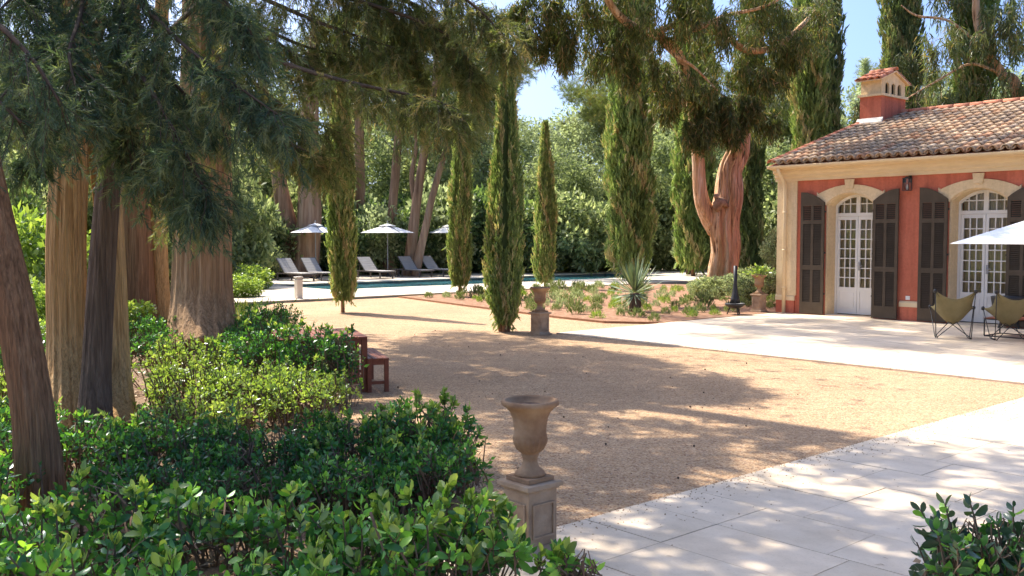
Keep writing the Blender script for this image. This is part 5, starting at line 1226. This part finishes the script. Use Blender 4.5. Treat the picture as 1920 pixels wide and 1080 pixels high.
for px, Y, k, s, sz in ((480, 38.5, 'bush', .9, .9), (530, 41, 'bush', 1.3, 1.2), (640, 42.5, 'bushdark', 1.3, 1.2), (700, 43, 'bushgrey', 1.3, 1.3), (755, 44, 'bushdark', 1.3, 1.2), (830, 45, 'bushgrey', 1.5, 1.5), (880, 45.5, 'bushdark', 1.5, 1.4), (920, 46, 'bushdark', 1.3, 1.6), (610, 44, 'bushgrey', 1.6, 1.6), (560, 43.5, 'bush', 1.5, 1.6), (448, 27, 'bushlight', .52, .7), (470, 31, 'bushlight', .55, .8), (440, 34, 'bush', 1.2, 1.6), (400, 40, 'bush', 1.6, 1.8), (20, 24, 'bush', 1.1, 1.3), (70, 21, 'bushlight', .75, 1.0), (110, 26, 'bush', 1.2, 1.6), (40, 17, 'bush', .7, .8), (-20, 20, 'bushdark', 1.1, 1.5), (60, 13.5, 'bushlight', .42, .7), (30, 15.5, 'bushlight', .6, 1.0), (75, 18, 'bushlight', .9, 1.3), (-10, 14, 'bushlight', .5, .8), (205, 15, 'bushlight', .5, .9), (300, 24, 'bush', 1.0, 1.4), (200, 25, 'bush', 1.2, 1.6), (460, 44, 'bushdark', 1.7, 1.8), (160, 30, 'bush', 1.6, 2.0), (280, 32, 'bushdark', 1.5, 2.0), (360, 34, 'bush', 1.5, 2.0)):
    bush(k, (px - 960) / 1800 * Y, Y, s, sz)
# grey-leaved olive bush by the house corner
o = bush('bushgrey', *wld(-13.35, 20.6)[:2], .36, 1.0, 'silver green olive bush on a thin stem by the house corner', 'olive_bush'); p = o.location.copy(); o.location.z = .95
ob = thing('olive_bush', 'silver green olive bush on a thin stem by the house corner', 'shrub', (p.x, p.y, .03)); o.parent = ob; o.name = 'foliage'; o.location = (0, 0, .92); o.scale = (.36, .36, .50)
for key in ('label', 'category', 'group'):
    if key in o: del o[key]
stuff(o); MB().tube([(0, 0, -.05), (.02, 0, .5), (0, 0, 1.2)], [.03, .025, .015], 8).build('stem', M_TWIG, ob)

# ------------------------------------------------------------------ hedges and shrubs in front
LEAFM = []
for k, (rv, mt) in enumerate(((.3, L_HEDGE), (.6, L_HEDGE), (.8, L_HEDGE), (.93, L_HEDGE), (.4, L_HEDGELT), (.9, L_HEDGELT))):
    LEAFM.append(inst_mesh('leaf', T_BIG, np.zeros((1, 3)), np.eye(3)[None], np.array([rv]), mt, True))
def hedge(name, label, blobs, leaf, n, mat, pick=0, tpl=T_LEAF, shoots=0, stems=14, bright=0.0, thick=.5, low=.12, ldir=.5, group='clipped hedge shrubs', hs=.82):
    blobs = [(a, b, c_, d_, h_ * hs) for a, b, c_, d_, h_ in blobs]
    base = np.array([np.mean([b[0] for b in blobs]), np.mean([b[1] for b in blobs]), 0.0])
    t = thing(name, label, 'shrub', base, 0, group)
    A = np.array([b[2] * b[3] for b in blobs]); k_ = 7; cnt = np.maximum(6, (n / k_ * A / A.sum())).astype(int); T, AX = [], []
    for (cx, cy, rx, ry, h), c in zip(blobs, cnt):
        u = rdir(c); u[:, 2] = np.abs(u[:, 2]) - .30 * R.random(c); u = unit(u); a = np.arctan2(u[:, 1], u[:, 0])
        bumpy = 1 + .12 * np.sin(a * 4 + cx * 9) + .09 * np.sin(a * 9 + u[:, 2] * 6) + .10 * np.sin(u[:, 2] * 9 + a * 3 + cy * 7)
        k = (1 - thick * R.random(c) ** 1.5) * bumpy
        sx = np.sign(u) * np.abs(u) ** .72
        zz = h * (low + (1 - low) * np.clip(.30 + .70 * sx[:, 2] * k, 0.0, 1.35)); keepm = (zz > h * .42) | (R.random(c) < .35)
        p = np.stack([cx + rx * sx[:, 0] * k, cy + ry * sx[:, 1] * k, zz], 1)[keepm]
        T.append(p); AX.append((u * ldir * .9 + np.array([0, 0, .75]) + R.normal(size=u.shape) * .35)[keepm])
    T = np.concatenate(T) - base; AX = unit(np.concatenate(AX)); m_ = len(T); sl_ = R.uniform(.7, 1.6, m_) * leaf
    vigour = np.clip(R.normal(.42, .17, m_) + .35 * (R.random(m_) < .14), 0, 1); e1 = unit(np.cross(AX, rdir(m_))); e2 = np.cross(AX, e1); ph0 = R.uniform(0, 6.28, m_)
    P, D, size, rnd = [], [], [], []
    for q in range(k_):
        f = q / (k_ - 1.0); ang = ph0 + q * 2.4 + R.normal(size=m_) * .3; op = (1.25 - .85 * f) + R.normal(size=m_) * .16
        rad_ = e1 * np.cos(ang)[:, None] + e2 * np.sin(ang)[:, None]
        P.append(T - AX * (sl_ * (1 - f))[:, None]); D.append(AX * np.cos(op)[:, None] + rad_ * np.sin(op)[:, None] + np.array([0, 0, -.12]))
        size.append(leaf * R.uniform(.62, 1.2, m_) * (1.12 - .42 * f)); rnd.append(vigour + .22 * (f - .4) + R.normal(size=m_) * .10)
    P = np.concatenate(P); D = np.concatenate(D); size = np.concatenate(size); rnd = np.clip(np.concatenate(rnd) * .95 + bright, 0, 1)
    P[:, 2] = np.maximum(P[:, 2], .02)
    if pick:
        score = P[:, 2] * 1.2 - P[:, 1] * .7 + R.normal(size=len(P)) * .05; idx = np.argsort(-score)[:pick * 3]; idx = R.choice(idx, min(pick, len(idx) - 1), replace=False)
        fr = frames(D[idx])
        for i, f in zip(idx, fr):
            k = int(np.clip(rnd[i] * 4.2, 0, 3)); o = place('leaf', LEAFM[k], t)
            o.matrix_local = Matrix.Translation(P[i]) @ Matrix(f.tolist()).to_4x4() @ Matrix.Scale(float(size[i]), 4)
        m = np.ones(len(P), bool); m[idx] = False; P, D, size, rnd = P[m], D[m], size[m], rnd[m]
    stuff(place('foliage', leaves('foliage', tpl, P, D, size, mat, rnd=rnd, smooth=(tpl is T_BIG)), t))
    if shoots:      # upright rosettes of young pale leaves on the clipped top
        sp = []; idx = np.argsort(-(P[:, 2] + R.normal(size=len(P)) * .08))[:shoots * 6]; idx = R.choice(idx, min(shoots, len(idx)), replace=False); PP, DD = [], []
        for i in idx:
            ax = unit((np.array([0, 0, 1.0]) + R.normal(size=3) * .3)[None])[0]; L_ = R.uniform(.5, 1.3) * leaf
            for q in range(7): PP.append(P[i] + ax * L_ * (q / 7)); DD.append(ax * R.uniform(.5, 1.2) + rdir(1)[0] * .8)
            sp.append([P[i] - ax * .05, P[i] + ax * L_ * .5, P[i] + ax * L_])
        stuff(place('young_shoots', leaves('young_shoots', tpl, np.array(PP), np.array(DD), R.uniform(leaf * .6, leaf * 1.1, len(PP)), L_HEDGELT, smooth=(tpl is T_BIG)), t)); twig_mesh('shoot_stems', sp, M_TWIG, t, .003)
    nd = max(1, len(P) // 28); ii = R.choice(len(P), nd, replace=False); place('dead_leaves', leaves('dead_leaves', T_LEAF, P[ii] * np.array([.95, .95, .8]), D[ii] - np.array([0, 0, .8]), size[ii] * .9, L_DRY), t)['kind'] = 'stuff'
    tw = []
    for (cx, cy, rx, ry, h) in blobs:
        for k in range(max(2, int(stems / len(blobs)))):
            b = np.array([cx + R.normal() * rx * .35, cy + R.normal() * ry * .35, -.02]) - base
            for q in range(4):
                u = rdir(1)[0]; e = np.array([cx + rx * .85 * u[0], cy + ry * .85 * u[1], h * (.5 + .45 * abs(u[2]))]) - base; tw.append([b, b * .6 + e * .4 + R.normal(size=3) * .05 + np.array([0, 0, .05]), b * .25 + e * .75 + R.normal(size=3) * .04, e])
    tw += [[T[q] - AX[q] * sl_[q] * 2.6 - np.array([0, 0, .03]), T[q] - AX[q] * sl_[q], T[q]] for q in range(m_)]
    twig_mesh('stems', tw, M_STEM, t, .007)
    return t
hedge('hedge_shrub', 'large leaved glossy shrub spilling in front of the near urn pedestal', [(-.30, 4.5, .38, .36, .62), (-.66, 4.35, .40, .38, .58), (-.92, 4.05, .36, .30, .46)], .076, 2700, L_HEDGE, 260, T_BIG, 90, 26, .20)
hedge('hedge_shrub', 'large leaved glossy shrub beside the foot of the leaning trunk', [(-1.80, 4.05, .50, .32, .50), (-1.35, 3.95, .40, .28, .44), (-2.4, 4.4, .45, .4, .58), (-1.5, 5.0, .5, .4, .46), (-2.2, 5.2, .5, .4, .50)], .076, 3200, L_HEDGE, 220, T_BIG, 55, 26, .12)
hedge('hedge_shrub', 'clipped dark shrub with bright new leaves on top, behind the near urn', [(-.66, 6.95, .42, .42, .66), (-1.1, 6.8, .45, .40, .58), (-.55, 6.2, .36, .36, .50), (-1.0, 6.0, .42, .38, .44)], .058, 8500, L_HEDGE, 200, T_LEAF, 110, 30, .12)
hedge('hedge_shrub', 'low dark clipped hedge stretching from the leaning trunk along the shade', [(-1.75, 6.7, .5, .45, .50), (-2.4, 6.8, .5, .5, .54), (-2.95, 6.9, .45, .5, .56), (-1.6, 6.0, .42, .4, .38), (-2.3, 6.1, .45, .4, .40)], .055, 9500, L_HEDGE, 0, T_LEAF, 20, 40, -.05)
hedge('hedge_shrub', 'sunlit bright green clipped hedge behind the tan fibrous trunks', [(-1.95, 8.9, .42, .50, .58), (-2.5, 9.1, .50, .5, .64), (-3.1, 9.3, .50, .5, .68), (-3.45, 10.2, .45, .4, .84), (-2.2, 9.6, .5, .4, .6), (-2.7, 8.3, .5, .4, .46)], .050, 12000, L_HEDGELT, 0, T_LEAF, 60, 40)
hedge('hedge_shrub', 'dark clipped hedge at the back of the low wooden table', [(-2.05, 10.05, .40, .34, .98), (-2.6, 10.4, .45, .4, .98), (-3.1, 11.1, .45, .4, .80), (-1.80, 9.9, .24, .22, .95)], .058, 7000, L_HEDGE, 0, T_LEAF, 30, 30)
hedge('hedge_shrub', 'low rounded dark shrub beside the stout mossy trunk at the gravel edge', [(-3.95, 14.9, .55, .5, .60), (-4.2, 16.6, .5, .5, .74), (-3.75, 13.6, .4, .4, .42)], .065, 4800, L_HEDGE, 0, T_LEAF, 0, 20)
hedge('hedge_shrub', 'dark leafy shrub in shade between the tan trunks and the stout trunk', [(-5.7, 14.5, .6, .5, .70), (-6.6, 15.0, .6, .5, .8), (-5.2, 13.2, .5, .4, .55)], .07, 4000, L_HEDGE, 0, T_LEAF, 0, 20)
hedge('hedge_shrub', 'dark shrub at the far left behind the leaning trunk', [(-5.6, 11.0, .7, .6, .7), (-6.3, 10.2, .6, .6, .8)], .07, 3000, L_HEDGE, 0, T_LEAF, 0, 20)
hedge('hedge_shrub', 'loose dark shrub around the foot of the leaning trunk at the hedge end', [(-3.35, 5.7, .42, .4, .50), (-3.7, 6.9, .5, .45, .55), (-4.3, 7.8, .5, .5, .55), (-3.0, 5.0, .35, .35, .50)], .06, 5200, L_HEDGE, 0, T_LEAF, 20, 26)
hedge('hedge_shrub', 'bright green shrub in sun beyond the leaning trunk', [(-5.0, 9.4, .6, .5, .6), (-5.6, 8.6, .5, .5, .6), (-4.75, 10.6, .45, .5, .6)], .055, 5200, L_HEDGELT, 0, T_LEAF, 20, 26)
# potted shrub at the bottom right
ps = hedge('potted_shrub', 'dark glossy rounded shrub growing on the stone walk', [(2.12, 4.15, .34, .34, .66), (2.02, 4.1, .25, .25, .60)], .078, 1150, L_SHRUBBLUE, 240, T_BIG, 0, 22, .0, .75, .30, group=None)
MB().lathe([(.13, .028), (.17, .03), (.20, .20), (.215, .20), (.215, .24), (.19, .24), (.18, .21), (.01, .21)], 24).build('pot', M_CLAY, ps, True)
# single loose shoots by the walk
hedge('seedling_shrub', 'small leafy sprig leaning over the stone walk beside the pedestal', [(.28, 4.55, .16, .14, .34)], .075, 90, L_HEDGE, 60, T_BIG, 6, 8, .1, group=None)

# ------------------------------------------------------------------ planting bed: tufts, yucca
def tuft_mesh(seed, n, r, h, leaf, mat):
    rr = np.random.default_rng(seed); u = unit(rr.normal(size=(n, 3))); u[:, 2] = np.abs(u[:, 2]); p = u * np.array([r, r, h]) * (.3 + .7 * rr.random(n) ** .5)[:, None]
    return leaves('plant', T_CYP, p, u * .7 + np.array([0, 0, .8]) + rr.normal(size=(n, 3)) * .3, leaf * rr.uniform(.7, 1.3, n), mat)
TUFT = [tuft_mesh(1, 120, .24, .24, .13, L_BED), tuft_mesh(2, 150, .30, .36, .15, L_BED), tuft_mesh(3, 110, .20, .26, .12, L_HEDGELT), tuft_mesh(4, 130, .28, .26, .13, L_GREY)]
TL_ = [('grey green aromatic tuft planted in the red mulch bed', 'low grey green tufts in the bed'), ('tall loose pale green tuft in the red mulch bed', 'tall pale tufts in the bed'), ('small fresh green tuft in the red mulch bed', 'fresh green tufts in the bed'), ('silvery cushion plant in the red mulch bed', 'silvery cushions in the bed')]
r_ = random.Random(17); placed = []
tries = 0
while len(placed) < 150 and tries < 4000:
    tries += 1; x = r_.uniform(-22.7, -12.7); y = r_.uniform(14.5, 24.5) + (0 if x > -14 else 0)
    fe = np.interp(x, [-22.9, -20, -17, -14.7, -13.3, -12.4], [15.85, 15.3, 14.75, 14.35, 14.25, 14.9])
    if y < fe + .35: continue
    if any((x - a) ** 2 + (y - b) ** 2 < .26 for a, b in placed): continue
    placed.append((x, y)); k = r_.choice([0, 0, 1, 2, 3]); s = r_.uniform(.38, .78)
    o = place('bed_plant', TUFT[k], None, wld(x, y, .03), r_.uniform(0, 6), (s, s, s * r_.uniform(.8, 1.3))); tag(o, TL_[k][0], 'plant', TL_[k][1])
# bushier growth round the eucalyptus foot
for px, py, s in ((1400, 572, .42), (1420, 562, .5), (1330, 560, .38), (1375, 556, .40), (1312, 556, .3), (1430, 548, .5), (1395, 548, .45)):
    p = g(px, py); o = bush('bushgrey' if r_.random() < .4 else 'bush', p[0], p[1], s, .85, 'leafy light green shrub growing at the foot of the forked eucalyptus', 'bed_shrub'); o.location.z = .02; o['group'] = 'shrubs at the eucalyptus foot'
yp = g(1190, 586); yu = thing('yucca', 'spiky yucca with radiating grey green leaves on a short trunk', 'yucca', (yp[0], yp[1], .03))
MB().tube([(0, 0, -.05), (.01, 0, .2), (0, 0, .42)], [.15, .13, .10], 14, True, lambda a, i, p: 1 + .12 * math.sin(5 * a + p.z * 40)).build('trunk', M_BARK_DARK, yu, True)
tb_ = np.array([(0.02, 0, 0), (-.02, 0, 0), (.027, .35, .012), (-.027, .35, .012), (.018, .72, 0), (-.018, .72, 0), (0, 1.0, -.03), (0, .35, -.01), (0, 0, -.01), (0, .72, -.012)])
ftb = [(8, 0, 2), (8, 2, 7), (7, 2, 4), (7, 4, 9), (9, 4, 6), (1, 8, 7), (1, 7, 3), (3, 7, 9), (3, 9, 5), (5, 9, 6)]
YM = [inst_mesh('leaf', (tb_, ftb), np.zeros((1, 3)), np.eye(3)[None], np.array([v]), L_YUCCA) for v in (.2, .5, .85)]
for k in range(120):
    a = r_.uniform(0, 2 * PI); e = r_.uniform(-.9, 1.45) if k % 3 else r_.uniform(.5, 1.5); d = np.array([[math.cos(a) * math.cos(e), math.sin(a) * math.cos(e), math.sin(e)]])
    f = frames(d, np.array([[math.cos(a + PI / 2), math.sin(a + PI / 2), .02]]) if False else np.cross(d, [[math.sin(a), -math.cos(a), 0]]))[0]
    o = place('leaf', YM[k % 3], yu); s = r_.uniform(.55, .86) if e > 0 else r_.uniform(.45, .62)
    o.matrix_local = Matrix.Translation((d[0][0] * .06, d[0][1] * .06, .40 + .12 * max(0, d[0][2]))) @ Matrix(f.tolist()).to_4x4() @ Matrix.Scale(s, 4)

# ------------------------------------------------------------------ ground litter and grass
n = 12000
P = np.stack([R.uniform(-8.5, .2, n), R.uniform(3.0, 14.5, n), R.uniform(.0, .02, n)], 1)
lo = np.stack([P[:, 0] * UA[0] + P[:, 1] * UA[1], P[:, 0] * VA[0] + P[:, 1] * VA[1]], 1)
P = P[~inpoly(P[:, :2], gravel_poly)]
d = R.normal(size=P.shape); d[:, 2] *= .25
o = place('leaf_litter', leaves('leaf_litter', T_LEAF, P, d, R.uniform(.03, .08, len(P)), L_DRY, hint=np.array([0, 0, 1.0]) + R.normal(size=P.shape) * .35)); tag(o, 'dry brown fallen leaves covering the soil under the hedges', 'leaf litter', kind='stuff')
n = 420; P = np.stack([R.uniform(-3, 2.5, n), R.uniform(5.5, 18, n), np.full(n, .006)], 1); P = P[inpoly(P[:, :2], gravel_poly)]
lo = np.stack([P[:, 0] * UA[0] + P[:, 1] * UA[1], P[:, 0] * VA[0] + P[:, 1] * VA[1]], 1); P = P[(lo[:, 0] < -4.1) & (lo[:, 1] < 11.9)]
d = R.normal(size=P.shape); d[:, 2] *= .1
o = place('gravel_debris', leaves('gravel_debris', T_LEAF, P, d, R.uniform(.012, .035, len(P)), L_DRY)); tag(o, 'tiny dry leaf scraps scattered on the gravel', 'leaf litter', kind='stuff')
n = 26000
P = np.stack([R.uniform(-24, -5.2, n), R.uniform(11, 36, n), np.full(n, -.03)], 1)
lo = np.stack([P[:, 0] * UA[0] + P[:, 1] * UA[1], P[:, 0] * VA[0] + P[:, 1] * VA[1]], 1)
ok = ~inpoly(P[:, :2], gravel_poly) & ~((lo[:, 0] > -36.3) & (lo[:, 0] < -23) & (lo[:, 1] > 10.7)); P = P[ok]
P2 = np.stack([R.uniform(-14, 14, 9000), R.uniform(43, 48, 9000), np.full(9000, -.03)], 1); l2 = np.stack([P2[:, 0] * UA[0] + P2[:, 1] * UA[1], P2[:, 0] * VA[0] + P2[:, 1] * VA[1]], 1); P2 = P2[~((l2[:, 0] > -36.3) & (l2[:, 0] < -23) & (l2[:, 1] < 40.2))]; P = np.concatenate([P, P2])
o = place('grass', leaves('grass', T_NARROW, P, np.array([0, 0, 1.0]) + R.normal(size=P.shape) * .35, R.uniform(.12, .32, len(P)), L_GRASS)); tag(o, 'rough grass on the ground among the trees', 'grass', kind='stuff')

# stray stones kicked over the edges of the walk and terrace
T_STONE = (np.array([(1, 0, -.3), (-.5, .86, -.3), (-.5, -.86, -.3), (0, 0, .6)], float) * .5, [(0, 1, 3), (1, 2, 3), (2, 0, 3)])
n = 1500; yy = R.uniform(3.2, 11.8, n); xx = -4.04 + np.abs(R.normal(size=n)) ** 1.6 * .14 - .02
P = np.stack([xx * UA[0] + yy * VA[0], xx * UA[1] + yy * VA[1], np.full(n, .031)], 1)
n2 = 700; x2 = R.uniform(-12.3, -3, n2); y2 = 12.0 + np.abs(R.normal(size=n2)) ** 1.6 * .15; P2 = np.stack([x2 * UA[0] + y2 * VA[0], x2 * UA[1] + y2 * VA[1], np.full(n2, .029)], 1)
P = np.concatenate([P, P2]); d = R.normal(size=P.shape); d[:, 2] = 0
o = place('stray_stones', leaves('stray_stones', T_STONE, P, d, R.uniform(.006, .018, len(P)), L_DRY, hint=np.tile([0, 0, 1.0], (len(P), 1)))); tag(o, 'stray gravel stones lying on the edge of the stone paving', 'stones', kind='stuff')
n = 260; yy = R.uniform(3.2, 11.5, n); xx = R.uniform(-4.0, 1.0, n); P = np.stack([xx * UA[0] + yy * VA[0], xx * UA[1] + yy * VA[1], np.full(n, .034)], 1); d = R.normal(size=P.shape); d[:, 2] *= .1
o = place('paving_litter', leaves('paving_litter', T_NARROW, P, d, R.uniform(.015, .05, n), L_DRY, hint=np.tile([0, 0, 1.0], (n, 1)) + R.normal(size=(n, 3)) * .2)); tag(o, 'thin dry leaves scattered on the stone paving', 'leaf litter', kind='stuff')
